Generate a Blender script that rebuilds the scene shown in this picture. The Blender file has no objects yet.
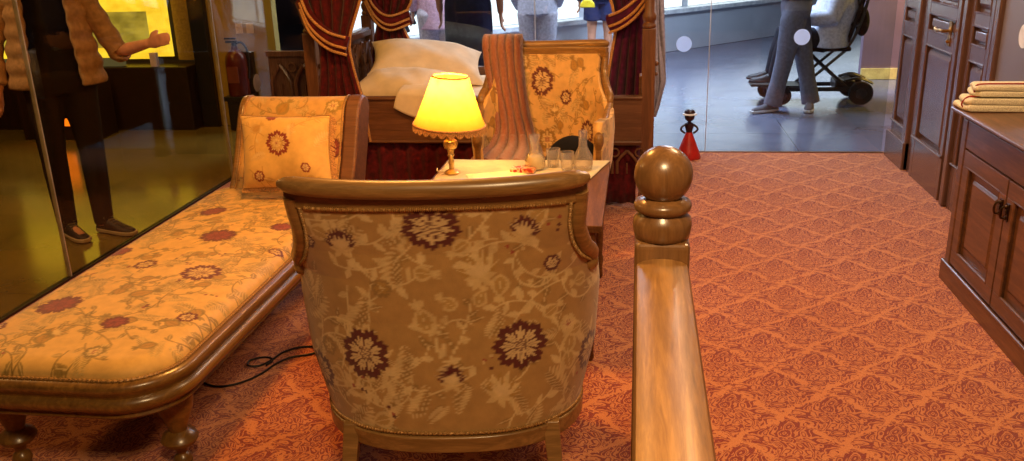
import bpy, math, random
import numpy as np
from mathutils import Vector, Matrix
PI = math.pi
scene = bpy.context.scene
COL = scene.collection
ORG = {}

# ------------------------------------------------------------------ helpers
def s2l(c):
    return tuple(((x/255)/12.92 if x/255 <= .04045 else ((x/255+.055)/1.055)**2.4) for x in c)

def thing(name, label, cat, loc=(0, 0, 0), group=None, rz=0):
    o = bpy.data.objects.new(name, None); COL.objects.link(o)
    o.empty_display_size = .05
    o.location = loc; o.rotation_euler = (0, 0, rz)
    o['label'] = label; o['category'] = cat
    if group: o['group'] = group
    ORG[o.name] = Vector(loc)
    return o

def tag(o, label, cat, group=None):
    o['label'] = label; o['category'] = cat
    if group: o['group'] = group
    return o

class MB:
    def __init__(s): s.v = []; s.f = []
    def add(s, vs, fs):
        n = len(s.v); s.v += [tuple(v) for v in vs]; s.f += [tuple(i+n for i in f) for f in fs]; return s
    def box(s, a, b, M=None):
        x0, y0, z0 = a; x1, y1, z1 = b
        vs = [(x0,y0,z0),(x1,y0,z0),(x1,y1,z0),(x0,y1,z0),(x0,y0,z1),(x1,y0,z1),(x1,y1,z1),(x0,y1,z1)]
        if M is not None: vs = [M @ Vector(v) for v in vs]
        return s.add(vs, [(3,2,1,0),(4,5,6,7),(0,1,5,4),(1,2,6,5),(2,3,7,6),(3,0,4,7)])
    def rings(s, R, caps=True, closed=True):
        n = len(R[0]); vs = [p for r in R for p in r]; fs = []
        for i in range(len(R)-1):
            for j in range(n if closed else n-1):
                k = (j+1) % n
                fs.append((i*n+j, i*n+k, (i+1)*n+k, (i+1)*n+j))
        if caps and closed:
            fs.append(tuple(range(n-1, -1, -1))); fs.append(tuple((len(R)-1)*n+j for j in range(n)))
        return s.add(vs, fs)
    def lathe(s, prof, c=(0,0,0), n=28, axis='z', M=None):
        R = []
        for r, h in prof:
            ring = []
            for j in range(n):
                a = 2*PI*j/n; x, y = max(r, 1e-4)*math.cos(a), max(r, 1e-4)*math.sin(a)
                p = {'z': (x, y, h), 'y': (y, h, x), 'x': (h, x, y)}[axis]
                p = Vector(p)
                if M is not None: p = M @ p
                ring.append(tuple(p + Vector(c)))
            R.append(ring)
        return s.rings(R)
    def tube(s, P, r, n=10, flat=None, up=None):
        # r number or list; flat=(a,b) multipliers along the side / up directions
        P = [Vector(p) for p in P]; m = len(P)
        rs = r if isinstance(r, (list, tuple)) else [r]*m
        R = []; prev = None
        for i, p in enumerate(P):
            t = (P[min(i+1, m-1)] - P[max(i-1, 0)]).normalized()
            if up is not None:
                u = Vector(up); u = (u - u.dot(t)*t).normalized()
            elif prev is None:
                u = Vector((0,0,1)) if abs(t.z) < .9 else Vector((0,1,0))
                u = (u - u.dot(t)*t).normalized()
            else:
                u = (prev - prev.dot(t)*t).normalized()
            prev = u; w = t.cross(u)
            fa, fb = flat if flat else (1, 1)
            rr = rs[i]
            ra, rb = (rr if isinstance(rr, tuple) else (rr*fa, rr*fb))
            R.append([tuple(p + w*ra*math.cos(2*PI*j/n) + u*rb*math.sin(2*PI*j/n)) for j in range(n)])
        return s.rings(R)
    def sweep(s, P, prof, up=(0,0,1)):
        # prof: list of (side, up) offsets
        P = [Vector(p) for p in P]; m = len(P); R = []
        for i, p in enumerate(P):
            t = (P[min(i+1, m-1)] - P[max(i-1, 0)]).normalized()
            u = Vector(up); u = (u - u.dot(t)*t).normalized(); w = t.cross(u)
            R.append([tuple(p + w*a + u*b) for a, b in prof])
        return s.rings(R)
    def prism(s, poly, z0, z1, M=None):
        lo = [Vector((x, y, z0)) for x, y in poly]; hi = [Vector((x, y, z1)) for x, y in poly]
        if M is not None: lo = [M @ v for v in lo]; hi = [M @ v for v in hi]
        return s.rings([lo, hi])
    def ball(s, c, r, n=20, sc=(1,1,1)):
        prof = [(math.sin(PI*i/n), -math.cos(PI*i/n)) for i in range(n+1)]
        R = []
        for a, h in prof:
            R.append([(c[0]+r*sc[0]*max(a,1e-3)*math.cos(2*PI*j/(n+4)), c[1]+r*sc[1]*max(a,1e-3)*math.sin(2*PI*j/(n+4)), c[2]+r*sc[2]*h) for j in range(n+4)])
        return s.rings(R)
    def grid(s, fn, nu, nv):
        vs = [fn(i/nu, j/nv) for i in range(nu+1) for j in range(nv+1)]
        fs = [(i*(nv+1)+j, (i+1)*(nv+1)+j, (i+1)*(nv+1)+j+1, i*(nv+1)+j+1) for i in range(nu) for j in range(nv)]
        return s.add(vs, fs)
    def build(s, name, mat, parent=None, smooth=True, bevel=0, seg=2, cols=None, angle=40, solid=0, subsurf=0, remesh=0, off=-1, origin=None):
        me = bpy.data.meshes.new(name)
        o0 = Vector(origin) if origin is not None else (ORG[parent.name] if parent else Vector((0,0,0)))
        me.from_pydata([tuple(Vector(v) - o0) for v in s.v], [], s.f)
        me.validate(); me.update()
        o = bpy.data.objects.new(name, me); COL.objects.link(o)
        if origin is not None and parent is None: o.location = origin
        if parent:
            o.parent = parent; ORG[o.name] = ORG[parent.name]
        else: ORG[o.name] = Vector(origin) if origin is not None else Vector((0,0,0))
        me.materials.append(mat)
        if cols is not None:
            at = me.color_attributes.new('pattern', 'FLOAT_COLOR', 'POINT')
            c = np.ones((len(me.vertices), 4), np.float32); c[:, :3] = cols
            at.data.foreach_set('color', c.ravel())
        if smooth:
            me.shade_smooth()
            if angle and not remesh:
                try: me.set_sharp_from_angle(angle=math.radians(angle))
                except Exception: pass
        if remesh:
            m = o.modifiers.new('remesh', 'REMESH'); m.mode = 'VOXEL'; m.voxel_size = remesh; m.use_smooth_shade = True
            m = o.modifiers.new('smooth', 'SMOOTH'); m.factor = .5; m.iterations = 4
        if bevel:
            m = o.modifiers.new('bevel', 'BEVEL'); m.width = bevel; m.segments = seg; m.limit_method = 'ANGLE'; m.angle_limit = math.radians(40)
            m.harden_normals = False
        if solid:
            m = o.modifiers.new('solid', 'SOLIDIFY'); m.thickness = solid; m.offset = off
        if subsurf:
            m = o.modifiers.new('sub', 'SUBSURF'); m.levels = subsurf; m.render_levels = subsurf
        return o

def rrect(x0, x1, y0, y1, r, n=8):
    pts = []
    for cx, cy, a0 in ((x1-r, y1-r, 0), (x0+r, y1-r, PI/2), (x0+r, y0+r, PI), (x1-r, y0+r, 3*PI/2)):
        for i in range(n+1):
            a = a0 + PI/2*i/n; pts.append((cx + r*math.cos(a), cy + r*math.sin(a)))
    return pts

def struct(o):
    o['kind'] = 'structure'; return o

def smoothstep(a, b, x):
    t = min(1, max(0, (x-a)/(b-a))); return t*t*(3-2*t)

def crv(pts, n=60):
    """Catmull-Rom through points"""
    P = [Vector(p) for p in pts]; P = [2*P[0]-P[1]] + P + [2*P[-1]-P[-2]]
    out = []; m = len(P)-3
    for k in range(n+1):
        t = k/n*m; i = min(int(t), m-1); t -= i
        a, b, c, d = P[i:i+4]
        out.append(.5*((2*b) + (c-a)*t + (2*a-5*b+4*c-d)*t*t + (3*b-a-3*c+d)*t**3))
    return out

# ------------------------------------------------------------------ materials
class N:
    def __init__(s, name):
        s.m = bpy.data.materials.new(name); s.m.use_nodes = True
        s.t = s.m.node_tree; s.n = s.t.nodes; s.n.clear()
        s.out = s.n.new('ShaderNodeOutputMaterial')
    def new(s, k, **kw):
        x = s.n.new('ShaderNode'+k)
        for a, b in kw.items(): setattr(x, a, b)
        return x
    def ln(s, a, b): s.t.links.new(a, b)
    def bsdf(s, rough=.5, col=None, spec=.5, metal=0):
        b = s.new('BsdfPrincipled'); b.inputs['Roughness'].default_value = rough
        b.inputs['Specular IOR Level'].default_value = spec; b.inputs['Metallic'].default_value = metal
        if col: b.inputs['Base Color'].default_value = (*s2l(col), 1)
        s.ln(b.outputs[0], s.out.inputs[0]); s.b = b; return b
    def coord(s, scale=(1,1,1), kind='Object'):
        c = s.new('TexCoord'); m = s.new('Mapping'); m.inputs['Scale'].default_value = scale
        s.ln(c.outputs[kind], m.inputs[0]); return m.outputs[0]
    def noise(s, vec, scale, detail=4, rough=.55, dist=0):
        x = s.new('TexNoise'); x.inputs['Scale'].default_value = scale; x.inputs['Detail'].default_value = detail
        x.inputs['Roughness'].default_value = rough; x.inputs['Distortion'].default_value = dist
        s.ln(vec, x.inputs['Vector']); return x.outputs['Fac']
    def ramp(s, fac, stops):
        r = s.new('ValToRGB'); e = r.color_ramp.elements
        while len(e) < len(stops): e.new(.5)
        for i, (p, c) in enumerate(stops): e[i].position = p; e[i].color = (*s2l(c), 1)
        s.ln(fac, r.inputs[0]); return r.outputs[0]
    def math(s, op, a, b=None, c=None):
        x = s.new('Math', operation=op)
        for i, v in enumerate((a, b, c)):
            if v is None: continue
            if isinstance(v, (int, float)): x.inputs[i].default_value = v
            else: s.ln(v, x.inputs[i])
        return x.outputs[0]
    def mix(s, fac, a, b, blend='MIX'):
        x = s.new('Mix', data_type='RGBA', blend_type=blend)
        for i, v in ((0, fac), (6, a), (7, b)):
            if isinstance(v, (int, float)): x.inputs[i].default_value = v
            elif isinstance(v, tuple): x.inputs[i].default_value = (*s2l(v), 1)
            else: s.ln(v, x.inputs[i])
        return x.outputs[2]
    def bump(s, h, strength=.3, dist=.01):
        x = s.new('Bump'); x.inputs['Strength'].default_value = strength; x.inputs['Distance'].default_value = dist
        s.ln(h, x.inputs['Height']); s.ln(x.outputs[0], s.b.inputs['Normal'])

def plain(name, col, rough=.5, spec=.5, metal=0, vary=.12, scale=12, bump=0):
    n = N(name); n.bsdf(rough, col, spec, metal)
    c = n.coord(); f = n.noise(c, scale)
    d = tuple(max(0, x*(1-vary)) for x in col); e = tuple(min(255, x*(1+vary)) for x in col)
    n.ln(n.ramp(f, [(.3, d), (.7, e)]), n.b.inputs['Base Color'])
    if bump: n.bump(f, bump, .01)
    return n.m

def wood(name, dark, light, rough=.35, axis='y', scale=1.0, spec=.5, coat=0):
    n = N(name); n.bsdf(rough, None, spec)
    sc = {'x': (1.2, 14, 14), 'y': (14, 1.2, 14), 'z': (14, 14, 1.2)}[axis]
    c = n.coord(tuple(v*scale for v in sc))
    f = n.noise(c, 3, 8, .65, .8); g = n.noise(n.coord(tuple(v*scale*6 for v in sc)), 3, 3, .6, .2)
    h = n.math('ADD', n.math('MULTIPLY', f, .75), n.math('MULTIPLY', g, .25))
    mid = tuple((a+b)/2 for a, b in zip(dark, light))
    n.ln(n.ramp(h, [(.32, dark), (.5, mid), (.66, light)]), n.b.inputs['Base Color'])
    n.ln(n.ramp(g, [(.3, (rough*255,)*3), (.7, (min(1, rough+.15)*255,)*3)]), n.b.inputs['Roughness']) if False else None
    n.b.inputs['Coat Weight'].default_value = coat; n.b.inputs['Coat Roughness'].default_value = .18
    n.bump(h, .12, .004)
    return n.m

def pattern_mat(name, rough=.6, sheen=.25):
    n = N(name); n.bsdf(rough, None, .35)
    a = n.new('Attribute', attribute_name='pattern')
    c = n.coord(); w = n.noise(c, 420, 2); big = n.noise(c, 26, 4)
    col = n.mix(.28, a.outputs['Color'], n.ramp(big, [(.3, (150, 130, 100)), (.7, (255, 250, 240))]), 'MULTIPLY')
    n.ln(col, n.b.inputs['Base Color'])
    n.b.inputs['Sheen Weight'].default_value = sheen
    n.bump(w, .35, .0015)
    return n.m

def emis(name, col, strength, col2=None, scale=6):
    n = N(name); e = n.new('Emission'); e.inputs[1].default_value = strength
    e.inputs[0].default_value = (*s2l(col), 1)
    if col2: n.ln(n.ramp(n.noise(n.coord((1, 1, 2)), scale, 4), [(.35, col2), (.6, col)]), e.inputs[0])
    n.ln(e.outputs[0], n.out.inputs[0]); return n.m

def glass_pane(name, ior=1.5, tint=(235, 240, 238)):
    n = N(name); t = n.new('BsdfTransparent'); t.inputs[0].default_value = (*s2l(tint), 1)
    g = n.new('BsdfGlossy'); g.inputs['Roughness'].default_value = .01
    ge = n.new('NewGeometry'); vm = n.new('VectorMath', operation='DOT_PRODUCT'); n.ln(ge.outputs['Normal'], vm.inputs[0]); n.ln(ge.outputs['Incoming'], vm.inputs[1])
    co_ = n.math('SUBTRACT', 1.0, n.math('ABSOLUTE', vm.outputs['Value']))
    fr = n.math('ADD', n.math('MULTIPLY', n.math('POWER', co_, 5.0), .96), (ior-1)**2/(ior+1)**2)
    m = n.new('MixShader'); n.ln(fr, m.inputs[0]); n.ln(t.outputs[0], m.inputs[1]); n.ln(g.outputs[0], m.inputs[2])
    n.ln(m.outputs[0], n.out.inputs[0]); return n.m

# carpet: damask of salmon on brick red with ogee lattice
def carpet_mat():
    n = N('carpet_damask'); n.bsdf(.95, None, .12)
    c = n.new('TexCoord').outputs['Object']
    sep = n.new('SeparateXYZ'); n.ln(c, sep.inputs[0])
    P = .345
    # gentle warp of the lattice
    wob = n.noise(c, 7, 2)
    x = n.math('ADD', n.math('DIVIDE', sep.outputs[0], P), n.math('MULTIPLY', n.math('SUBTRACT', wob, .5), .10))
    y = n.math('DIVIDE', sep.outputs[1], P)
    # ogee: |frac(x)-.5| + |frac(y)-.5|
    x = n.math('ADD', x, n.math('MULTIPLY', n.math('SINE', n.math('MULTIPLY', y, 4*PI)), .045))
    fx = n.math('PINGPONG', x, .5); fy = n.math('PINGPONG', y, .5)
    d = n.math('ABSOLUTE', n.math('SUBTRACT', n.math('ADD', fx, fy), .5))
    brk = n.noise(c, 26, 2, .5, 1.5)
    lat = n.math('MULTIPLY', n.math('LESS_THAN', d, n.math('MULTIPLY', n.math('SUBTRACT', brk, .36), .26)), .85)
    # mirrored scrolls inside each cell
    comb = n.new('CombineXYZ'); n.ln(n.math('ABSOLUTE', n.math('SUBTRACT', n.math('FRACT', x), .5)), comb.inputs[0]); n.ln(n.math('FRACT', y), comb.inputs[1])
    comb.inputs[2].default_value = .3
    comb2 = n.new('CombineXYZ'); 
    n.ln(n.math('ABSOLUTE', n.math('SUBTRACT', n.math('FRACT', n.math('ADD', x, .5)), .5)), comb2.inputs[0]); n.ln(n.math('FRACT', n.math('ADD', y, .5)), comb2.inputs[1]); comb2.inputs[2].default_value = .3
    inner = n.math('GREATER_THAN', n.math('ADD', fx, fy), .5)
    mixv = n.new('Mix', data_type='VECTOR'); n.ln(inner, mixv.inputs[0]); n.ln(comb.outputs[0], mixv.inputs[4]); n.ln(comb2.outputs[0], mixv.inputs[5])
    scr = n.noise(mixv.outputs[1], 5.5, 1.5, .5, 1.4)
    scr2 = n.math('ABSOLUTE', n.math('SUBTRACT', scr, .5))
    band = n.math('GREATER_THAN', n.math('SINE', n.math('MULTIPLY', scr, 44)), .0)
    fill = n.math('MAXIMUM', n.math('MULTIPLY', band, .78), lat)
    pile = n.noise(c, 900, 2)
    big = n.noise(c, 2.2, 3)
    cA = n.ramp(big, [(.3, (124, 38, 13)), (.7, (138, 46, 17))])
    cB = n.ramp(big, [(.3, (204, 124, 66)), (.7, (212, 134, 74))])
    col = n.mix(fill, cA, cB)
    fib = n.ramp(n.noise(c, 160, 3, .7), [(.3, (150, 140, 135)), (.65, (255, 255, 255))])
    n.ln(n.mix(.35, col, fib, 'MULTIPLY'), n.b.inputs['Base Color'])
    n.b.inputs['Sheen Weight'].default_value = .3
    n.bump(n.math('ADD', n.math('MULTIPLY', pile, .5), n.noise(c, 160, 3, .7)), .55, .004)
    return n.m

M = {}
M['carpet'] = carpet_mat()
M['near_wood'] = wood('honey_walnut', (104, 72, 34), (160, 118, 66), .34, 'x', 1.0, .5, .15)
M['rail_oak'] = wood('varnished_oak', (112, 72, 34), (188, 136, 74), .42, 'y', .8, .5, .12)
M['newel_oak'] = wood('varnished_oak_post', (94, 62, 32), (150, 104, 60), .30, 'z', .8, .5, .35)
M['chaise_wood'] = wood('golden_beech', (86, 56, 20), (138, 98, 42), .32, 'y', 1.0, .5, .3)
M['table_wood'] = wood('table_oak', (82, 50, 26), (124, 80, 44), .6, 'y', 1.4, .12)
M['dark_wood'] = wood('mahogany_upright', (74, 50, 42), (116, 84, 70), .27, 'z', .9, .6, .4)
M['dresser_wood'] = wood('mahogany_long', (72, 46, 30), (120, 80, 54), .36, 'y', .9, .5, .2)
M['bed_wood'] = wood('bed_oak', (88, 54, 34), (130, 86, 56), .45, 'x', .9)
M['bed_post_wood'] = wood('bed_oak_upright', (84, 52, 34), (128, 84, 56), .4, 'z', .9)
M['fabric'] = pattern_mat('floral_damask', .6, .2)
M['braid'] = plain('gold_braid', (150, 110, 60), .5, .5, .3, .35, 300)
M['velvet_red'] = plain('crimson_velvet', (80, 15, 22), .85, .2, 0, .25, 30)
M['velvet_plum'] = plain('plum_velvet', (72, 16, 52), .85, .2, 0, .25, 30)
for k in ('velvet_red', 'velvet_plum'):
    M[k].node_tree.nodes['Principled BSDF'].inputs['Sheen Weight'].default_value = .12
M['gold_trim'] = plain('gold_cord', (184, 134, 80), .55, .4, .1, .25, 160)
M['linen'] = plain('cream_linen', (228, 208, 178), .85, .2, 0, .05, 8, .2)
M['cloth_cream'] = plain('ivory_cloth', (206, 190, 156), .85, .2, 0, .04, 20, .15)
M['towel'] = plain('cream_terry', (238, 222, 194), .95, .1, 0, .12, 260, .8)
M['towel_red'] = plain('wine_red_stripe', (140, 40, 36), .95, .1)
M['black'] = plain('black_plastic', (18, 18, 22), .4, .5)
M['black_cloth'] = plain('black_wool', (18, 15, 17), .9, .2)
M['rubber'] = plain('black_rubber', (14, 14, 17), .7, .3)
M['steel'] = plain('dark_steel', (60, 62, 70), .3, .5, .8)
M['brass'] = plain('old_brass', (168, 122, 54), .3, .5, .85, .2, 40)
M['brass_dark'] = plain('dark_bronze', (70, 50, 34), .28, .5, .85, .2, 40)
M['white'] = plain('white_disc', (225, 228, 240), .5)
_n = N('frosted_disc'); _a = _n.new('BsdfTranslucent'); _a.inputs[0].default_value = (*s2l((225, 238, 255)), 1); _d = _n.new('BsdfDiffuse'); _d.inputs[0].default_value = (*s2l((215, 228, 250)), 1)
_x = _n.new('MixShader'); _x.inputs[0].default_value = .4; _n.ln(_a.outputs[0], _x.inputs[1]); _n.ln(_d.outputs[0], _x.inputs[2]); _n.ln(_x.outputs[0], _n.out.inputs[0])
M['frost'] = _n.m
M['glass'] = glass_pane('clear_glass_pane', 1.5)
M['glass_left'] = glass_pane('clear_glass_side', 1.45, (238, 232, 215))
M['seam'] = plain('pale_silicone_seam', (190, 195, 205), .3)
M['skin'] = plain('skin', (196, 138, 110), .55, .4, 0, .06, 14)
M['hair'] = plain('brown_hair', (60, 40, 28), .6)
M['red_doll'] = plain('painted_red_wood', (176, 34, 26), .4, .4)
M['doll_dark'] = plain('dark_painted_wood', (44, 14, 22), .4)
M['wall_olive'] = plain('olive_plaster', (156, 128, 60), .8, .3, 0, .1, 3)
M['wall_mauve'] = plain('mauve_plaster', (122, 100, 116), .7, .3, 0, .06, 3)
M['wall_grey'] = plain('grey_lacquer', (122, 112, 116), .35, .5, 0, .05, 2)
M['wall_white'] = plain('pale_plinth', (196, 200, 210), .55, .4, 0, .04, 2)
M['dark_base'] = plain('dark_brown_lacquer', (36, 22, 14), .4, .4)
M['metal_strip'] = plain('bronze_strip', (120, 84, 60), .4, .5, .6)

def floor_mat(name, a, b, rough, tile):
    n = N(name); n.bsdf(rough, None, .6)
    c = n.new('TexCoord').outputs['Object']
    br = n.new('TexBrick'); br.offset = 0; br.inputs['Scale'].default_value = 1
    br.inputs['Brick Width'].default_value = tile; br.inputs['Row Height'].default_value = tile
    br.inputs['Mortar Size'].default_value = .004; br.inputs['Mortar Smooth'].default_value = .3
    n.ln(c, br.inputs['Vector'])
    col = n.ramp(n.noise(c, 1.6, 5, .6, .6), [(.3, a), (.7, b)])
    n.ln(n.mix(n.math('MULTIPLY', br.outputs['Fac'], .6), col, tuple(v*.6 for v in a)), n.b.inputs['Base Color'])
    r = n.noise(c, 3, 4); n.ln(n.math('ADD', n.math('MULTIPLY', r, .16), rough-.08), n.b.inputs['Roughness'])
    n.bump(n.noise(c, 2.5, 2, .5), .05, .01)
    return n.m
M['hall_floor'] = floor_mat('hall_polished_tile', (84, 92, 116), (108, 116, 140), .22, 1.2)
M['side_floor'] = floor_mat('side_polished_tile', (92, 78, 36), (124, 106, 50), .15, 1.2)

# fur: brown and rose vertical stripes
def fur_mat():
    n = N('striped_fur'); n.bsdf(.85, None, .2)
    a = n.new('Attribute', attribute_name='pattern')
    c = n.coord((1, 1, 1)); f = n.noise(c, 120, 4, .7)
    n.ln(n.mix(.6, a.outputs['Color'], n.ramp(f, [(.3, (120, 100, 95)), (.7, (255, 255, 255))]), 'MULTIPLY'), n.b.inputs['Base Color'])
    n.b.inputs['Sheen Weight'].default_value = .6
    n.bump(f, .9, .012); return n.m
M['fur'] = fur_mat()

# lamp shade: pleated yellow silk which lets the bulb shine through
def shade_mat():
    n = N('yellow_silk_shade')
    tr = n.new('BsdfTranslucent'); tr.inputs[0].default_value = (*s2l((255, 196, 40)), 1)
    df = n.new('BsdfDiffuse'); df.inputs[0].default_value = (*s2l((220, 170, 60)), 1)
    f = n.noise(n.coord(), 30, 3)
    n.ln(n.ramp(f, [(.3, (208, 164, 66)), (.7, (218, 174, 78))]), tr.inputs[0])
    m = n.new('MixShader'); m.inputs[0].default_value = .3
    n.ln(tr.outputs[0], m.inputs[1]); n.ln(df.outputs[0], m.inputs[2]); n.ln(m.outputs[0], n.out.inputs[0]); return n.m
M['shade'] = shade_mat()

def cloth(name, col, rough=.85, vary=.1, scale=40):
    return plain(name, col, rough, .2, 0, vary, scale, .2)

# ------------------------------------------------------------------ upholstery painter (pattern woven in the cloth)
PAL = dict(base=(214, 172, 108), vine=(140, 112, 46), leaf=(158, 128, 58), leaf2=(186, 148, 80), maroon=(96, 20, 22), rose=(150, 62, 48), cream=(232, 196, 132), gold=(190, 138, 56))
class Paint:
    def __init__(s, U, V, pal=None):
        s.U = np.asarray(U, np.float32); s.V = np.asarray(V, np.float32)
        s.p = dict(PAL); s.p.update(pal or {})
        s.C = np.tile(np.array(s2l(s.p['base']), np.float32), (len(s.U), 1))
    def put(s, idx, mask, col, k=1.0):
        if isinstance(col, str): col = s.p[col]
        w = (mask.astype(np.float32)*k)[:, None]
        s.C[idx] = s.C[idx]*(1-w) + np.array(s2l(col), np.float32)*w
    def near(s, cx, cy, r):
        return np.nonzero((np.abs(s.U-cx) < r) & (np.abs(s.V-cy) < r))[0]
    def line(s, P, w, col, k=.9):
        for (x0, y0), (x1, y1) in zip(P[:-1], P[1:]):
            L = math.hypot(x1-x0, y1-y0)
            if L < 1e-6: continue
            idx = s.near((x0+x1)/2, (y0+y1)/2, L/2+w*2)
            if not len(idx): continue
            du, dv = s.U[idx]-x0, s.V[idx]-y0
            t = np.clip((du*(x1-x0)+dv*(y1-y0))/L/L, 0, 1)
            d = np.hypot(du-t*(x1-x0), dv-t*(y1-y0))
            s.put(idx, np.clip(1.5-d/w, 0, 1), col, k)
    def leaf(s, cx, cy, L, W, ang, col, teeth=0, rib=None, k=.85):
        idx = s.near(cx, cy, L*1.3)
        if not len(idx): return
        du, dv = s.U[idx]-cx, s.V[idx]-cy
        a = du*math.cos(ang)+dv*math.sin(ang); b = -du*math.sin(ang)+dv*math.cos(ang)
        t = a/L
        prof = np.where((t > 0) & (t < 1), np.sin(np.pi*np.clip(t, 0, 1)**.8), 0)*W
        if teeth: prof = prof*(.72+.28*np.abs(np.sin(t*np.pi*teeth)))
        m = np.clip((prof-np.abs(b))/.0025+.5, 0, 1)*(prof > 0)
        s.put(idx, m, col, k)
        if rib: s.put(idx, m*(np.abs(b) < .0016), rib, .7)
    def flower(s, cx, cy, R, kind='maroon', n=8, rot=0, sq=1.0):
        idx = s.near(cx, cy, R*1.5)
        if not len(idx): return
        du, dv = (s.U[idx]-cx), (s.V[idx]-cy)/sq
        d = np.hypot(du, dv); th = np.arctan2(dv, du)+rot
        pet = np.abs(np.cos(n*th/2))
        rad = R*(.76+.24*pet**.55)*(1+.055*np.cos(3*n*th))
        t = d/rad
        e = np.clip((1-t)*R/.003+.5, 0, 1)
        cols = {'maroon': ('maroon', 'cream', 'maroon'), 'rose': ('maroon', 'rose', 'maroon'), 'olive': ('leaf', 'cream', 'rose'), 'gold': ('leaf2', 'gold', 'vine')}[kind]
        s.put(idx, e, cols[0], .95)
        inn = (.58+.16*pet)*(.93+.07*np.cos(3*n*th))
        ring = (t < inn) & ((pet > .30) | (t < .36))
        s.put(idx, ring, cols[1], .9)
        s.put(idx, ring & (np.abs(pet-.93) < .035) & (t > .3), cols[2], .4)
        s.put(idx, (t < .30) & (np.cos(d/R*42) * np.cos(th*6) > -.15), cols[2], .75)
    def tulip(s, cx, cy, R, ang, kind='maroon'):
        """side-view flower: a fan of pointed petals on a calyx"""
        for i, a in enumerate((-1.0, -.65, -.33, 0, .33, .65, 1.0)):
            L = R*(1.6-.35*abs(a))
            s.leaf(cx, cy, L, R*.26, ang+a, 'maroon' if kind == 'maroon' else ('leaf' if i % 2 else 'gold'), 0, 'cream', .95)
        for a in (-.8, -.4, 0, .4, .8):
            s.leaf(cx, cy, R*.9, R*.16, ang+a, 'cream', 0, None, .9)
        for a in (-1.5, 1.5, 2.4, -2.4): s.leaf(cx, cy, R*.8, R*.18, ang+a, 'leaf', 0, None, .8)
    def vine(s, x, y, h, L, seed, curl=6, w=.0022, leaves=True):
        r = random.Random(seed); P = [(x, y)]; k = r.uniform(-curl, curl); step = .012; n = int(L/step)
        for i in range(n):
            k += r.uniform(-9, 9)*step*8; k = max(-curl*2, min(curl*2, k))
            if i > n*.7: k *= 1.12
            h += k*step; x += step*math.cos(h); y += step*math.sin(h); P.append((x, y))
            if leaves and i % 3 == 1:
                sd = 1 if (i//3) % 2 else -1
                s.leaf(x, y, r.uniform(.026, .05), r.uniform(.008, .014), h+sd*r.uniform(.6, 1.2), r.choice(['leaf', 'leaf2', 'vine']), r.choice([0, 3, 4]), 'cream', .8)
        s.line(P, w, 'vine')
    def acanthus(s, x, y, h, L, seed):
        r = random.Random(seed); k = r.choice([-1, 1])*r.uniform(4, 8); n = 9
        for i in range(n):
            t = i/n; hh = h+k*t*L
            x += L/n*math.cos(hh); y += L/n*math.sin(hh)
            ww = math.sin(PI*(.15+.8*t))
            for sd in (-1, 1):
                s.leaf(x, y, L*.34*ww, L*.055*ww, hh+sd*.9, 'leaf2' if sd > 0 else 'leaf', 0, 'cream', .75)
    def berries(s, x, y, seed):
        r = random.Random(seed)
        for _ in range(5):
            a, b = x+r.uniform(-.025, .025), y+r.uniform(-.025, .025)
            idx = s.near(a, b, .008)
            if len(idx): s.put(idx, np.hypot(s.U[idx]-a, s.V[idx]-b) < .0055, r.choice(['maroon', 'rose', 'leaf']), .9)
    def pomegranate(s, x, y, R, ang):
        s.leaf(x-R*math.cos(ang), y-R*math.sin(ang), R*2, R*.8, ang, 'leaf', 0, None, .8)
        s.leaf(x-R*.8*math.cos(ang), y-R*.8*math.sin(ang), R*1.6, R*.52, ang, 'gold', 5, 'vine', .8)
        for a in (-.6, 0, .6): s.leaf(x+R*.8*math.cos(ang), y+R*.8*math.sin(ang), R*.8, R*.2, ang+a, 'leaf', 0, None, .8)
    def ground(s, u0, u1, v0, v1, seed, dens=1.0):
        r = random.Random(seed); A = (u1-u0)*(v1-v0)
        for i in range(int(30*A*dens)+2): s.vine(r.uniform(u0, u1), r.uniform(v0, v1), r.uniform(0, 6.3), r.uniform(.12, .30), seed*100+i, 15)
        for i in range(int(26*A*dens)+1): s.acanthus(r.uniform(u0, u1), r.uniform(v0, v1), r.uniform(0, 6.3), r.uniform(.07, .13), seed*77+i)
        for i in range(int(5*A*dens)): s.berries(r.uniform(u0, u1), r.uniform(v0, v1), seed*31+i)
        for i in range(int(9*A*dens)+1): s.pomegranate(r.uniform(u0, u1), r.uniform(v0, v1), r.uniform(.025, .038), r.uniform(0, 6.3))
    def motifs(s, L):
        for m in L:
            k = m[0]
            if k == 'F': s.flower(*m[1:])
            elif k == 'T': s.tulip(*m[1:])
            elif k == 'P': s.pomegranate(*m[1:])
        return s

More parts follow.
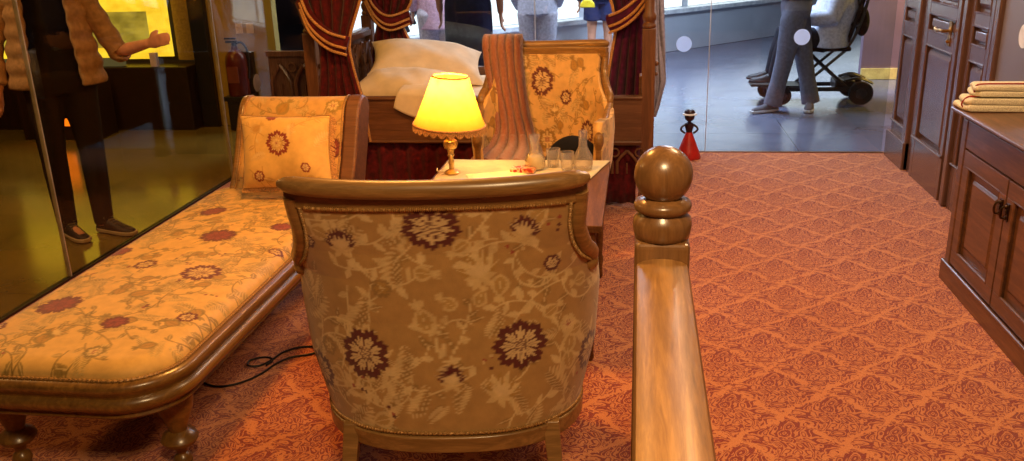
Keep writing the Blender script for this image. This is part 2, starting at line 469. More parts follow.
# ------------------------------------------------------------------ salon armchair (built facing +Y at the origin)
def chair_y(x, W, D, n=2.6):
    q = min(1, abs(x)/W); return D*(1-math.sqrt(max(0, 1-q**n)))
def chair_dims(z):
    # returns W, D, yshift (rear lean) at height z
    W = np.interp(z, [.26, .45, .62, .72, .86, 1.0], [.385, .432, .445, .436, .465, .50])
    D = np.interp(z, [.28, .62, .72, .86, 1.0], [.26, .28, .26, .17, .15])
    ys = np.interp(z, [.26, .60, .80, 1.0], [.025, .02, .0, -.045])
    return float(W), float(D), float(ys)
def make_chair(label, motifs_back, seed, group, pal=None):
    t = thing('armchair', label, 'chair', group=group)
    NZ1, NA = 236, 360; ZB = .262
    vs, uv = [], []
    zs1 = np.linspace(ZB, .935, NZ1)
    def xlim(z): return float(np.interp(z, [.70, .725, .76, .80, .86, .935], [.430, .412, .382, .362, .350, .355]))
    def prof_low(z):
        W, D, ys = chair_dims(z); pts = []
        for i in range(NA+1):
            a = -1+2*i/NA
            if abs(a) <= .66:
                ph = a/.66*PI/2; sx = math.sin(ph); x = W*math.copysign(abs(sx)**.86, sx); y = chair_y(x, W, D)
            else:
                x = math.copysign(W, a); y = D+(abs(a)-.66)/.34*.30
                x *= 1-.14*((abs(a)-.66)/.34)**1.6
            pts.append((x, y+ys*(1 if abs(a) < .66 else max(0, 1-(abs(a)-.66)*3))))
        return pts
    for z in zs1:
        pts = prof_low(z); arc = [0]
        for p, q in zip(pts[:-1], pts[1:]): arc.append(arc[-1]+math.hypot(q[0]-p[0], q[1]-p[1]))
        mid = arc[len(arc)//2]
        for (x, y), s in zip(pts, arc):
            zz = z - max(0, (y-.26))/.3*.07*((z-ZB)/.44)
            vs.append((x, y, zz)); uv.append((s-mid, z))
    m = MB(); m.v = vs; n1 = NA+1
    def keep(i, j):
        z = zs1[i]; x, y, _ = vs[i*n1+j]
        return z < .70 or abs(x) < xlim(z)
    fl = [(i*n1+j, i*n1+j+1, (i+1)*n1+j+1, (i+1)*n1+j) for i in range(NZ1-1) for j in range(NA) if keep(i+1, j) and keep(i+1, j+1) and keep(i, j) and keep(i, j+1)]
    used = sorted({k for f in fl for k in f}); mp_ = {k: n for n, k in enumerate(used)}
    m.v = [vs[k] for k in used]; m.f = [tuple(mp_[k] for k in f) for f in fl]; uv = [uv[k] for k in used]
    uv = np.array(uv)
    P = Paint(uv[:, 0], uv[:, 1], pal); P.ground(-.85, .85, .22, .97, seed, 2.2); P.motifs(motifs_back)
    m.build('upholstered_back', M['fabric'], t, cols=P.C, solid=.055, off=-1, angle=60)
    # wooden frame: crest rail (rolled), crest band, stiles sweeping out into arms
    def rear(x, z): W, D, ys = chair_dims(z); return chair_y(x, W, D)+ys
    xs = [(-.395+.79*i/40) for i in range(41)]
    roll = [(x, rear(x, .985)-.012, .985+.010*abs(x/.395)**2) for x in xs]
    rr = [.024*math.sqrt(max(.02, 1-abs(x/.4)**16)) for x in xs]
    MB().tube(roll, rr, 16, up=(0, 0, 1)).build('crest_rail', M['near_wood'], t)
    MB().sweep([(x*.98, rear(x, .955)+.018, .953) for x in xs], [(-.020, -.028), (.018, -.028), (.020, .028), (-.022, .028)]).build('crest_band', M['near_wood'], t, bevel=.005)
    for s in (-1, 1):
        pts = []
        for z in (.955, .90, .86, .82, .78, .75, .725, .705):
            x = min(xlim(z)+.018, .408); pts.append((s*x, rear(min(x, chair_dims(z)[0]*.995), z)+.012, z))
        x0, y0, z0 = pts[-1]
        pts += [(s*.396, .28, .675), (s*.388, .40, .655), (s*.370, .50, .632), (s*.360, .565, .620)]
        C = crv(pts, 50)
        prof = [(.022*math.cos(a)*1.0, .022*math.sin(a)) for a in [2*PI*k/12 for k in range(12)]]
        mb = MB(); mb.tube(C, [(.021, .024)]*len(C), 12, up=(s*1, .3, 0)); mb.build('arm', M['near_wood'], t)
        # front post, turned, reaching the floor
        MB().lathe([(.012, 0), (.018, .005), (.019, .03), (.013, .05), (.016, .12), (.023, .24), (.024, .27), (.030, .28), (.030, .295), (.022, .305), (.026, .32), (.026, .37), (.020, .39), (.027, .40), (.027, .415), (.019, .43), (.018, .55), (.024, .575), (.030, .59), (.031, .615), (.022, .632), (.001, .637)], (s*.360, .565, 0), 20).build('front_leg', M['near_wood'], t)
        # rear leg: square, raked
        a = Vector((s*.290, .105, .27)); b = Vector((s*.315, .02, 0))
        w1, w2 = .024, .017
        MB().rings([[(a+Vector(q)*w1) for q in ((-1,-1,0),(1,-1,0),(1,1,0),(-1,1,0))], [(b+Vector(q)*w2) for q in ((-1,-1,0),(1,-1,0),(1,1,0),(-1,1,0))]]).build('rear_leg', M['near_wood'], t, bevel=.003, smooth=False)
    # seat rail under the wrap
    pl = prof_low(ZB)
    low = [(x*.985, y, .240) for x, y in pl[::6]]
    MB().sweep(low, [(-.012, -.026), (.012, -.026), (.014, .024), (-.014, .024)]).build('seat_rail', M['near_wood'], t, bevel=.004)
    MB().box((-.35, .545, .25), (.35, .575, .33)).build('seat_rail', M['near_wood'], t, bevel=.004)
    # seat cushion
    def seat_shape(o, z): return [(x, y, z) for x, y in [(-.335-o, .58+o*.3), (-.34-o, .30), (-.30-o, .14), (-.18, .075-o), (0, .055-o), (.18, .075-o), (.30+o, .14), (.34+o, .30), (.335+o, .58+o*.3)]]
    def seat_fn(u, v):
        x = -.325+.65*u; y0 = .07+.22*abs((u-.5)*2)**4; y = y0+(.60-y0)*v
        h = (1-abs(2*u-1)**6)*(1-abs(2*v-1)**8)
        return (x, y, .34+.11*h**.4)
    mb = MB().grid(seat_fn, 160, 130)
    A = np.array(mb.v); P = Paint(A[:, 0], A[:, 1], pal); P.ground(-.35, .35, .05, .62, seed+3, 1.2)
    P.motifs([('F', 0, .33, .075), ('F', -.2, .18, .05, 'olive'), ('T', .2, .45, .04, 1.0)])
    mb.build('seat_cushion', M['fabric'], t, cols=P.C, angle=0)
    # braid with nail heads along the edges of the back panel
    def braid(path, nm='braid_trim', r=.0045):
        C = crv(path, int(len(path)*18)); L = len(C)
        rs = [r*(1+.38*math.sin(k*1.9)) for k in range(L)]
        MB().tube(C, rs, 8).build(nm, M['braid'], t)
    top = [(x, rear(x, .93)-.006, .930) for x in np.linspace(-.337, .337, 24)]
    braid(top)
    for s in (-1, 1):
        braid([(s*(xlim(z)-.004), rear(min(xlim(z)-.004, .99*chair_dims(z)[0]), z)-.006, z) for z in (.93, .90, .87, .84, .81, .78, .755, .73, .712)])
    braid([(x*1.008, y-.004 if abs(x) < .3 else y, .272) for x, y in pl[8:-8:12]])
    return t

# pixel-measured motif layout of the near chair's back (metres across, height)
def nc(px, py): return ((px-447)*.00262, .925-(py-208)*.00268)
near_m = []
near_m += [('F', *nc(443, 226), .078, 'maroon', 9, .2, .8), ('T', *nc(349, 250), .046, PI/2, 'maroon'), ('T', *nc(533, 238), .044, PI/2-.3, 'maroon'),
           ('T', *nc(489, 280), .056, PI/2+.2, 'gold'), ('F', *nc(387, 291), .028, 'gold', 6), ('F', *nc(361, 365), .072, 'maroon', 8, .4, 1.05),
           ('F', *nc(528, 357), .078, 'maroon', 8, 0, .92), ('F', *nc(564, 272), .026, 'maroon', 6), ('P', *nc(428, 325), .042, 1.9),
           ('T', *nc(453, 396), .042, PI/2, 'maroon'), ('T', *nc(503, 412), .052, PI/2-.4, 'gold'), ('F', *nc(311, 245), .022, 'maroon', 6),
           ('F', *nc(585, 345), .03, 'olive', 6), ('F', *nc(312, 365), .03, 'gold', 6), ('F', *nc(290, 400), .06, 'maroon', 8), ('F', *nc(625, 390), .06, 'maroon', 8), ('F', *nc(640, 300), .045, 'olive', 8)]
near_chair = make_chair('floral armchair in the foreground, seen from behind with its curved crest rail', near_m, 5, None,
                        dict(base=(172, 132, 76), vine=(214, 184, 130), leaf=(208, 176, 120), leaf2=(148, 114, 62), cream=(214, 182, 130), gold=(170, 130, 66), maroon=(84, 20, 24)))  # light vine colour paints in the satin's sheen from this angle
near_chair.location = (-.502, 2.075, 0); near_chair.rotation_euler = (0, 0, math.radians(6.5)); near_chair.scale = (.985, 1, 1.024)

far_m = [('F', 0.03, .80, .075, 'maroon', 8, .3), ('F', -.13, .72, .04, 'maroon', 7), ('F', .16, .90, .05, 'olive', 8), ('P', -.18, .88, .035, 1.2), ('T', -.05, .64, .04, PI/2, 'gold'),
         ('F', -.30, .55, .06, 'maroon', 8), ('F', .28, .55, .06, 'maroon', 8), ('F', .0, .5, .06, 'olive', 8), ('F', .22, .70, .03, 'maroon', 6), ('F', .5, .5, .05, 'olive', 8), ('F', -.5, .5, .05, 'olive', 8)]
far_chair = make_chair('floral armchair beyond the table, facing the camera with a striped fur over its back', far_m, 9, None,
                       dict(base=(226, 178, 106), vine=(160, 116, 50), leaf=(150, 112, 52)))
far_chair.location = (-.485, 4.80, 0); far_chair.rotation_euler = (0, 0, math.radians(180)); far_chair.scale = (.84, .98, 1.025)

# ------------------------------------------------------------------ chaise longue
def make_chaise():
    x0, x1, y0, y1 = -2.06, -1.335, 2.07, 4.02
    t = thing('chaise_longue', 'long floral chaise longue with golden wooden frame, along the glass wall', 'chaise longue', (-1.7, 3.0, 0))
    def loop(o, z, r=.17): return [(x, y, z) for x, y in rrect(x0-o, x1+o, y0-o, y1+o, max(.02, r+o), 14)]
    prof = [(-.03, .285), (.0, .285), (.006, .292), (.002, .302), (.012, .312), (.026, .322), (.032, .336), (.028, .350), (.014, .358), (.016, .368), (.026, .378), (.030, .392), (.022, .404), (.004, .410), (-.03, .410)]
    MB().rings([loop(o, z) for o, z in prof]).build('seat_frame', M['chaise_wood'], t, angle=50)
    # upholstered seat: rows across the width, closer together towards the edges
    ri = .165; a0, a1, b0, b1 = x0+.008, x1-.008, y0+.008, y1-.008
    g = lambda q: q*(1.5-.5*q*q)
    NX_, NY_ = 230, 520; mb = MB()
    def edge_d(x, y):
        dx = min(x-a0, a1-x); dy = min(y-b0, b1-y)
        if dx < ri and dy < ri: return max(0, ri-math.hypot(ri-dx, ri-dy))
        return max(0, min(dx, dy))
    rows = []
    for k in range(NY_+1):
        q = 2*k/NY_-1; y = (b0+b1)/2+(b1-b0)/2*(.35*g(q)+.65*q if abs(q) < 2 else q)
        if k < 14: y = b0+ (b0+ (b1-b0)*.0 - b0) + .0 + (k/14)**2*.03
        rows.append(y)
    rows = sorted(set([b0+.03*(k/16)**2 for k in range(17)]+[b0+.03+(b1-b0-.06)*k/NY_ for k in range(1, NY_)]+[b1-.03*(k/16)**2 for k in range(17)]))
    for y in rows:
        dy = min(y-b0, b1-y); ins = ri-math.sqrt(max(0, ri*ri-(ri-dy)**2)) if dy < ri else 0
        for k in range(NX_+1):
            x = (a0+a1)/2+((a1-a0)/2-ins)*g(2*k/NX_-1); d = edge_d(x, y)
            e = min(1, d/.057)
            mb.v.append((x, y, .405+.045*math.sqrt(max(0, 1-(1-e)**2))+.020*math.sin(min(1, d/.36)*PI/2)))
    w_ = NX_+1
    mb.f = [(r_*w_+k, r_*w_+k+1, (r_+1)*w_+k+1, (r_+1)*w_+k) for r_ in range(len(rows)-1) for k in range(NX_)]
    A = np.array(mb.v); U = A[:, 0]; V = A[:, 1]
    P = Paint(U, V, dict(base=(220, 172, 90), vine=(136, 106, 40), leaf=(140, 112, 46), leaf2=(170, 134, 60), cream=(222, 184, 112), maroon=(104, 26, 20)))
    P.ground(x0, x1, y0, y1, 21, 3.2)
    # measured blooms
    P.motifs([('F', -1.90, 2.47, .075, 'rose', 9, .3), ('F', -1.55, 2.78, .075, 'maroon', 9), ('F', -1.67, 3.17, .075, 'rose', 9, .5), ('F', -1.62, 2.34, .045, 'rose', 7),
              ('F', -1.80, 2.84, .045, 'maroon', 7), ('F', -1.46, 3.32, .05, 'rose', 8), ('F', -1.85, 3.50, .06, 'rose', 8), ('F', -2.0, 3.0, .05, 'rose', 8), ('F', -2.02, 2.30, .045, 'maroon', 7),
              ('F', -1.42, 2.42, .035, 'maroon', 7), ('F', -1.5, 3.72, .06, 'maroon', 8), ('F', -1.72, 3.85, .05, 'olive', 8), ('P', -1.66, 2.57, .045, .6), ('P', -1.86, 3.2, .04, 2),
              ('T', -1.46, 3.0, .035, 1.2, 'gold'), ('T', -1.78, 2.25, .04, .8, 'gold'), ('F', -1.58, 2.16, .035, 'olive', 7), ('F', -1.38, 3.05, .03, 'maroon', 6)])
    mb.build('seat_cushion', M['fabric'], t, cols=P.C, angle=0)
    C = [(x, y, .412) for x, y in rrect(x0-.004, x1+.004, y0-.004, y1+.004, .172, 30)]
    C.append(C[0]); C2 = []
    for a, b in zip(C[:-1], C[1:]):
        L = math.dist(a, b); k = max(1, int(L/.004))
        for i in range(k): C2.append(tuple(a[j]+(b[j]-a[j])*i/k for j in range(3)))
    MB().tube(C2, [.0042*(1+.35*math.sin(k*1.7)) for k in range(len(C2))], 6, up=(0, 0, 1)).build('braid_trim', M['braid'], t)
    # turned legs
    lp = [(.010, 0), (.020, .004), (.024, .02), (.020, .036), (.012, .045), (.016, .06), (.020, .075), (.040, .085), (.046, .10), (.040, .116), (.022, .13), (.026, .15), (.043, .205), (.048, .24), (.040, .27), (.028, .288), (.028, .30)]
    for x, y in ((-1.43, 2.28), (-1.97, 2.24), (-1.43, 3.80), (-1.97, 3.80)):
        l = MB().lathe([(r*1.28, h) for r, h in lp], (x, y, 0), 24).build('leg', M['chaise_wood'], t)
    # scrolled back
    bx0, bx1 = -1.925, -1.412
    prof = crv([(0, 3.86, .43), (0, 3.93, .51), (0, 4.0, .62), (0, 4.055, .73), (0, 4.10, .805), (0, 4.15, .845), (0, 4.21, .85), (0, 4.26, .815), (0, 4.27, .77)], 130)
    arc = [0]
    for a, b in zip(prof[:-1], prof[1:]): arc.append(arc[-1]+(b-a).length)
    mb = MB()
    NU = 150
    mb.grid(lambda u, v: (bx0+(bx1-bx0)*u, prof[round(v*130)].y-.018*math.sin(PI*u)**.5 if 0 < u < 1 else prof[round(v*130)].y, prof[round(v*130)].z), NU, 130)
    uv = [(bx0+(bx1-bx0)*i/NU, arc[j]) for i in range(NU+1) for j in range(131)]
    uv = np.array(uv); P = Paint(uv[:, 0], uv[:, 1], dict(base=(214, 166, 94), vine=(160, 118, 52)))
    P.ground(bx0, bx1, 0, .62, 8, 1.3); P.motifs([('P', -1.72, .46, .045, 1.0), ('F', -1.47, .47, .04, 'olive', 7), ('F', -1.9, .35, .03, 'maroon'), ('F', -1.44, .25, .05, 'rose')])
    mb.build('upholstered_back', M['fabric'], t, cols=P.C, angle=0)
    # solid body behind the upholstery and wooden scroll cheeks
    outl = [(p.y, p.z) for p in prof[::6]] + [(4.25, .74), (4.19, .60), (4.10, .44), (4.03, .36), (3.88, .36)]
    def cheek(xa, xb, grow, nm, mat):
        cx = sum(p[0] for p in outl)/len(outl); cz = sum(p[1] for p in outl)/len(outl)
        pts = [(cx+(a-cx)*(1+grow), cz+(b-cz)*(1+grow)) for a, b in outl]
        m_ = MB().rings([[(xa, a, b) for a, b in pts], [(xb, a, b) for a, b in pts]])
        return m_.build(nm, mat, t, bevel=.012, angle=30)
    cheek(bx0+.004, bx1-.004, -.03, 'back_panel', M['velvet_red'])
    cheek(bx1, bx1+.075, .03, 'scroll_side', M['bed_wood']); cheek(bx0-.035, bx0, .03, 'scroll_side', M['near_wood'])
    for xx in (bx1-.004, bx0+.004):
        MB().tube([(xx, p.y-.008, p.z+.004) for p in prof[::2]], .0045, 8).build('piping', M['braid'], t)
    return t
make_chaise()

# scatter cushion leaning on the chaise back
def make_cushion():
    t = thing('scatter_cushion', 'square floral cushion with tasselled edge leaning on the chaise back', 'cushion', (-1.62, 3.86, .47))
    w, h = .435, .345
    # cushion plane: along X and leaning up/back
    a = math.radians(64); up = Vector((0, math.cos(a), math.sin(a))); nrm = Vector((0, -math.sin(a), math.cos(a)))
    o = Vector((-1.585, 3.745, .485)); sk = .04
    def pt(u, v, side):
        pinch = 1-.07*(1-abs(2*v-1)**2); pv = 1-.06*(1-abs(2*u-1)**2)
        x = (u-.5)*w*pinch - sk*(v-.5); z = (v-.5)*h*pv+h/2
        th = .075*((1-abs(2*u-1)**3.2)*(1-abs(2*v-1)**3.2))**.55
        return o+Vector((x, 0, 0))+up*z+nrm*(th*side+.006*math.sin(u*9+v*4)*side*(1 if th > .02 else 0))+nrm*.075
    NU = 170
    mb = MB(); mb.grid(lambda u, v: tuple(pt(u, v, 1)), NU, NU); nfront = len(mb.v)
    mb.grid(lambda u, v: tuple(pt(1-u, v, -1)), 40, 40)
    uv = [(i/NU*w, j/NU*h) for i in range(NU+1) for j in range(NU+1)] + [(i/40*w, j/40*h) for i in range(41) for j in range(41)]
    uv = np.array(uv); P = Paint(uv[:, 0], uv[:, 1], dict(base=(224, 178, 98), leaf2=(222, 186, 120), leaf=(204, 158, 82), vine=(196, 146, 70), maroon=(130, 30, 24)))
    P.ground(0, w, 0, h, 14, 1.1); P.motifs([('F', .205, .20, .062, 'maroon', 8), ('F', .20, .20, .034, 'olive', 8), ('F', .335, .085, .024, 'maroon', 6), ('F', .10, .045, .026, 'maroon', 7), ('F', .165, .345, .03, 'rose', 7)])
    mb.build('cushion_cover', M['fabric'], t, cols=P.C, angle=0)
    edge = [pt(u/30, 0, 0) for u in range(31)]+[pt(1, u/30, 0) for u in range(31)]+[pt(1-u/30, 1, 0) for u in range(31)]+[pt(0, 1-u/30, 0) for u in range(31)]
    MB().tube(edge, .005, 8, up=tuple(nrm)).build('piping', M['braid'], t)
    mb = MB(); r = random.Random(3)
    cen = o+up*h/2+nrm*.06
    for side in ('r', 'b'):
        for k in range(85 if side == 'r' else 85):
            q = pt(1, k/84, 0) if side == 'r' else pt(k/84, 0, 0)
            out = Vector((1, 0, -.25)) if side == 'r' else (-up+nrm*.5)
            L = r.uniform(.022, .032) if side == 'r' else .014
            d = (out.normalized()+Vector((r.uniform(-.2, .2), r.uniform(-.2, .1), r.uniform(-.3, .1)))*.8)*L
            mb.tube([q, q+d*.5+Vector((0, 0, -.003)), q+d+Vector((0, 0, -.006))], [.0016, .0022, .0026], 5)
    mb.build('tassel_fringe', M['gold_trim'], t)
make_cushion()

# ------------------------------------------------------------------ low table with lamp and glassware
TZ = .570
def make_table():
    t = thing('low_table', 'low plank-topped wooden table between the two floral armchairs', 'table', (-.5, 3.56, 0))
    x0, x1, y0, y1 = -.90, -.118, 3.07, 4.04
    mb = MB(); n = 6
    for i in range(n):
        a = x0+(x1-x0)*i/n; b = x0+(x1-x0)*(i+1)/n
        mb.box((a+.0008, y0, TZ-.028), (b-.0008, y1, TZ))
    mb.build('table_top', M['table_wood'], t, bevel=.003, smooth=False)
    MB().box((x0+.03, y0+.03, TZ-.10), (x1-.03, y0+.05, TZ-.028)).box((x0+.03, y1-.05, TZ-.10), (x1-.03, y1-.03, TZ-.028)).box((x0+.03, y0+.05, TZ-.10), (x0+.05, y1-.05, TZ-.028)).box((x1-.05, y0+.05, TZ-.10), (x1-.03, y1-.05, TZ-.028)).build('apron', M['table_wood'], t, bevel=.002, smooth=False)
    for x in (x0+.05, x1-.05):
        for y in (y0+.05, y1-.05):
            MB().lathe([(.012, 0), (.018, .01), (.016, .05), (.020, .10), (.016, .12), (.022, .30), (.024, .38), (.018, .40), (.026, .41), (.026, .47), (.024, TZ-.028)], (x, y, 0), 16).build('leg', M['table_wood'], t)
make_table()
# cloth laid over the far part of the table
mb = MB()
def clothfn(u, v):
    ya = 3.43+.16*u+ .1*(u>2); yb = 4.02
    y = ya+(yb-ya)*v; x = -.885+(.665+.10*v)*u
    return (x, y, TZ+.0035+.0012*math.sin(u*17+v*5)*math.sin(v*12))
mb.grid(clothfn, 40, 30)
tag(mb.build('table_cloth', M['cloth_cream'], None, solid=.003, off=1, origin=(-.5, 3.8, TZ)), 'ivory cloth spread over the far part of the low table', 'tablecloth')
CZ = TZ+.008

# paper sheet and packet
mb = MB().box((-.13, -.09, 0), (.13, .09, .002), Matrix.Translation((-.60, 3.70, CZ)) @ Matrix.Rotation(.35, 4, 'Z'))
tag(mb.build('paper_sheet', plain('yellowed_paper', (244, 226, 170), .8), None, smooth=False, origin=(-.60, 3.70, CZ)), 'yellowed paper sheet lying on the table cloth beside the lamp', 'paper')
mp = N('packet_print'); mp.bsdf(.5)
v_ = mp.coord((1, 1, 1)); mp.ln(mp.ramp(mp.noise(v_, 38, 1, .4), [(.42, (176, 44, 28)), (.46, (236, 214, 180)), (.6, (226, 130, 60)), (.64, (180, 50, 30))]), mp.b.inputs['Base Color'])
mb = MB().box((-.055, -.03, 0), (.055, .03, .018), Matrix.Translation((-.50, 3.80, CZ+.002)) @ Matrix.Rotation(-.15, 4, 'Z'))
tag(mb.build('small_packet', mp.m, None, bevel=.002, smooth=False, origin=(-.50, 3.80, CZ+.002)), 'small red and white packet lying flat beside the round carafe', 'packet')

def make_lamp():
    x, y = -.820, 3.76
    t = thing('table_lamp', 'lit table lamp with fringed yellow shade and turned metal stem', 'lamp', (x, y, CZ))
    mb = MB().lathe([(.034, 0), (.036, .006), (.026, .014), (.012, .022), (.010, .035), (.014, .05), (.012, .058), (.010, .075), (.016, .085), (.013, .092), (.015, .11), (.028, .118), (.033, .135), (.030, .150), (.018, .158), (.016, .172), (.024, .18), (.024, .188), (.010, .196), (.008, .245), (.001, .247)], (x, y, CZ), 24)
    mb.build('lamp_base', plain('pale_brass', (190, 164, 110), .3, .5, .7, .2, 60), t)
    MB().ball((x, y, CZ+.33), .026, 12).build('bulb', emis('bulb_glow', (255, 214, 140), 12), t)
    zb, zt = CZ+.222, CZ+.440; rb, rt = .158, .076; tilt = Matrix.Rotation(math.radians(4), 4, 'Y')
    C0 = Vector((x, y, zb))
    R = []; n = 144
    for i in range(17):
        f = i/16; z = (zt-zb)*f; rad = rb+(rt-rb)*f**.92
        R.append([tuple(C0 + tilt @ Vector(((rad+.0022*(1 if j % 2 else -1))*math.cos(2*PI*j/n), (rad+.0022*(1 if j % 2 else -1))*math.sin(2*PI*j/n), z))) for j in range(n)])
    MB().rings(R, caps=False).build('lamp_shade', M['shade'], t, angle=0)
    ring = lambda rad, z, k=72: [C0+tilt @ Vector((rad*math.cos(2*PI*j/k), rad*math.sin(2*PI*j/k), z)) for j in range(k+1)]
    MB().tube(ring(rb+.001, .002), .0045, 6, up=(0, 0, 1)).build('shade_braid', M['gold_trim'], t); MB().tube(ring(rt+.001, zt-zb-.004), .0045, 6, up=(0, 0, 1)).build('shade_braid', M['gold_trim'], t)
    mb = MB(); k = 26; r = random.Random(5)
    for j in range(k*9):
        a = 2*PI*j/(k*9); ph = (j % 9)/9; L = .012+.016*math.sin(PI*ph)
        p = C0+tilt @ Vector(((rb+.001)*math.cos(a), (rb+.001)*math.sin(a), 0))
        mb.tube([p, p+Vector((math.cos(a)*.003, math.sin(a)*.003, -L))], [.0016, .0024], 5)
    mb.build('shade_fringe', M['gold_trim'], t)
    # wire ring holding the shade on the stem
    mb = MB()
    for a in (0, PI/3*2, PI/3*4): mb.tube([(x, y, CZ+.244), C0+tilt @ Vector((rt*math.cos(a), rt*math.sin(a), zt-zb-.006))], .0015, 5)
    mb.build('shade_carrier', M['brass'], t)
    # flex running from the lamp foot over the far left of the table
    MB().tube(crv([(x-.035, y, CZ+.006), (x-.07, y+.02, CZ+.004), (x-.09, y+.10, TZ+.004)], 20), .003, 6).build('cable', M['cloth_cream'], t)
    l = bpy.data.lights.new('lamp_light', 'POINT'); l.energy = 15; l.color = s2l((255, 196, 112)); l.shadow_soft_size = .03
    lo = bpy.data.objects.new('lamp_light', l); COL.objects.link(lo); lo.location = (x, y, CZ+.385)
make_lamp()

gm = N('drinking_glass'); 
gt = gm.new('BsdfTransparent'); gt.inputs[0].default_value = (*s2l((252, 249, 242)), 1)
gg = gm.new('BsdfGlossy'); gg.inputs['Roughness'].default_value = .06
lw = gm.new('LayerWeight'); lw.inputs[0].default_value = .35
gs = gm.new('MixShader'); gm.ln(gm.math('MULTIPLY', lw.outputs['Facing'], .8), gs.inputs[0]); gm.ln(gt.outputs[0], gs.inputs[1]); gm.ln(gg.outputs[0], gs.inputs[2])
df_ = gm.new('BsdfTranslucent'); df_.inputs[0].default_value = (*s2l((250, 240, 220)), 1)
ms = gm.new('MixShader'); ms.inputs[0].default_value = .13; gm.ln(gs.outputs[0], ms.inputs[1]); gm.ln(df_.outputs[0], ms.inputs[2]); gm.ln(ms.outputs[0], gm.out.inputs[0])
M['drink'] = gm.m
def vessel(name, label, cat, x, y, prof, group=None, cut=0):
    prof = list(prof)+[(max(.001, r-.0025), h+(.004 if i == 0 else 0)) for i, (r, h) in reversed(list(enumerate(prof)))]
    mb = MB(); R = []; n = 32
    for r, h in prof:
        R.append([(x+r*(1+cut*(.04 if (j % 2) else 0)*(1 if .015 < h < .05 else 0))*math.cos(2*PI*j/n), y+r*(1+cut*(.04 if (j % 2) else 0)*(1 if .015 < h < .05 else 0))*math.sin(2*PI*j/n), CZ+.001+h) for j in range(n)])
    mb.rings(R)
    return tag(mb.build(name, M['drink'], None, origin=(x, y, CZ), angle=60), label, cat, group)
car = [(.030, 0), (.042, .004), (.048, .02), (.046, .045), (.036, .066), (.022, .080), (.018, .092), (.020, .110), (.024, .140), (.026, .158)]
vessel('carafe', 'short round-bellied glass carafe with milky water, left of the tumblers', 'carafe', -.452, 3.845, car)
tc = [(.034, 0), (.042, .004), (.046, .03), (.042, .06), (.028, .088), (.020, .105), (.019, .13), (.020, .178)]
vessel('carafe', 'tall-necked glass carafe right of the tumblers', 'carafe', -.236, 3.850, tc)
tb = [(.022, 0), (.026, .002), (.029, .04), (.033, .082)]
vessel('tumbler', 'cut glass tumbler standing farther back, beside the round carafe', 'glass', -.374, 3.895, tb, None, 1)
vessel('tumbler', 'cut glass tumbler standing nearest the table front, beside the tall carafe', 'glass', -.306, 3.835, tb, None, 1)
# water in the round carafe
# (a part of the carafe)
MB_w = MB().lathe([(.001, .006), (.038, .007), (.044, .02), (.042, .043), (.033, .060), (.001, .060)], (-.452, 3.845, CZ+.001), 24)
ca = bpy.data.objects['carafe']
w_ = MB_w.build('water', plain('cloudy_water', (236, 224, 196), .2, .5, 0, .02), ca)

# fur stole
def make_fur():
    pr = crv([(0, 4.905, .70), (0, 4.90, .88), (0, 4.875, 1.02), (0, 4.82, 1.065), (0, 4.765, 1.03), (0, 4.735, .93), (0, 4.70, .80), (0, 4.675, .68), (0, 4.65, .57), (0, 4.58, .505), (0, 4.45, .485), (0, 4.30, .480)], 120)
    mb = MB(); NU = 60
    cols = []
    def fn(u, v):
        p = pr[round(v*120)]; spread = smoothstep(.62, 1, v)
        w = .185+.02*math.sin(v*5)+.20*spread
        cx = -.725+.10*smoothstep(.35, .9, v)-.03*spread
        x = cx+(u-.5)*w
        fold = .012*math.sin(u*2*PI*4.5+v*2)*(1+1.2*spread)
        return (x, p.y-fold*.8-.004*math.sin(v*40+u*9), p.z+fold*(.5 if v > .75 else .1)+.012*spread)
    mb.grid(fn, NU, 120)
    A = s2l((128, 62, 40)); B = s2l((196, 122, 86)); D = s2l((96, 40, 34))
    for i in range(NU+1):
        for j in range(121):
            s = .5+.5*math.sin(i/NU*2*PI*5+.4*math.sin(j*.09)); k = s**1.3
            c = [B[q]*k+A[q]*(1-k) for q in range(3)]
            if s < .15: c = list(D)
            cols.append(c)
    tag(mb.build('fur_stole', M['fur'], None, cols=np.array(cols), solid=.022, off=0, origin=(-.72, 4.8, .9), angle=0), 'striped brown fur stole draped over the far armchair and its seat', 'fur stole')
make_fur()
# black cap / folded cloth on the far chair seat
mb = MB()
mb.grid(lambda u, v: (-.46+.29*u-.0*v, 4.34+.20*v, .478+.125*(math.sin(PI*min(1, u*1.0+.02))**.6)*(math.sin(PI*v)**.5)*(1-.15*u)+.02*u*(1-v)), 30, 20)
mb.grid(lambda u, v: (-.46+.29*(1-u), 4.34+.20*v, .474), 30, 20)
tag(mb.build('folded_garment', M['black_cloth'], None, origin=(-.27, 4.46, .475)), 'black folded garment lying on the seat of the far armchair', 'garment')

# ------------------------------------------------------------------ handrail with ball newel
t = thing('newel_post', 'varnished newel post with a ball finial at the end of the handrail', 'newel post', (.053, 1.66, 0))
x, y = .053, 1.66
MB().box((x-.053, y-.053, 0), (x+.053, y+.053, 1.025)).build('post', M['newel_oak'], t, bevel=.010, seg=3, smooth=False)
MB().lathe([(.040, 1.020), (.053, 1.026), (.0555, 1.036), (.0575, 1.050), (.0555, 1.064), (.048, 1.072), (.046, 1.076), (.054, 1.082), (.056, 1.090), (.053, 1.098), (.038, 1.103), (.032, 1.107)], (x, y, 0), 40).build('turned_collar', M['newel_oak'], t, angle=60)
MB().ball((x, y, 1.150), .056, 30).build('ball_finial', M['newel_oak'], t, angle=0)
prof = [(-.050, -.070), (-.050, -.030), (-.0515, -.018), (-.047, -.008), (-.036, -.002), (-.018, .002), (0, .003), (.018, .002), (.036, -.002), (.047, -.008), (.0515, -.018), (.050, -.030), (.050, -.070)]
prof = [(a, b) for a, b in prof]
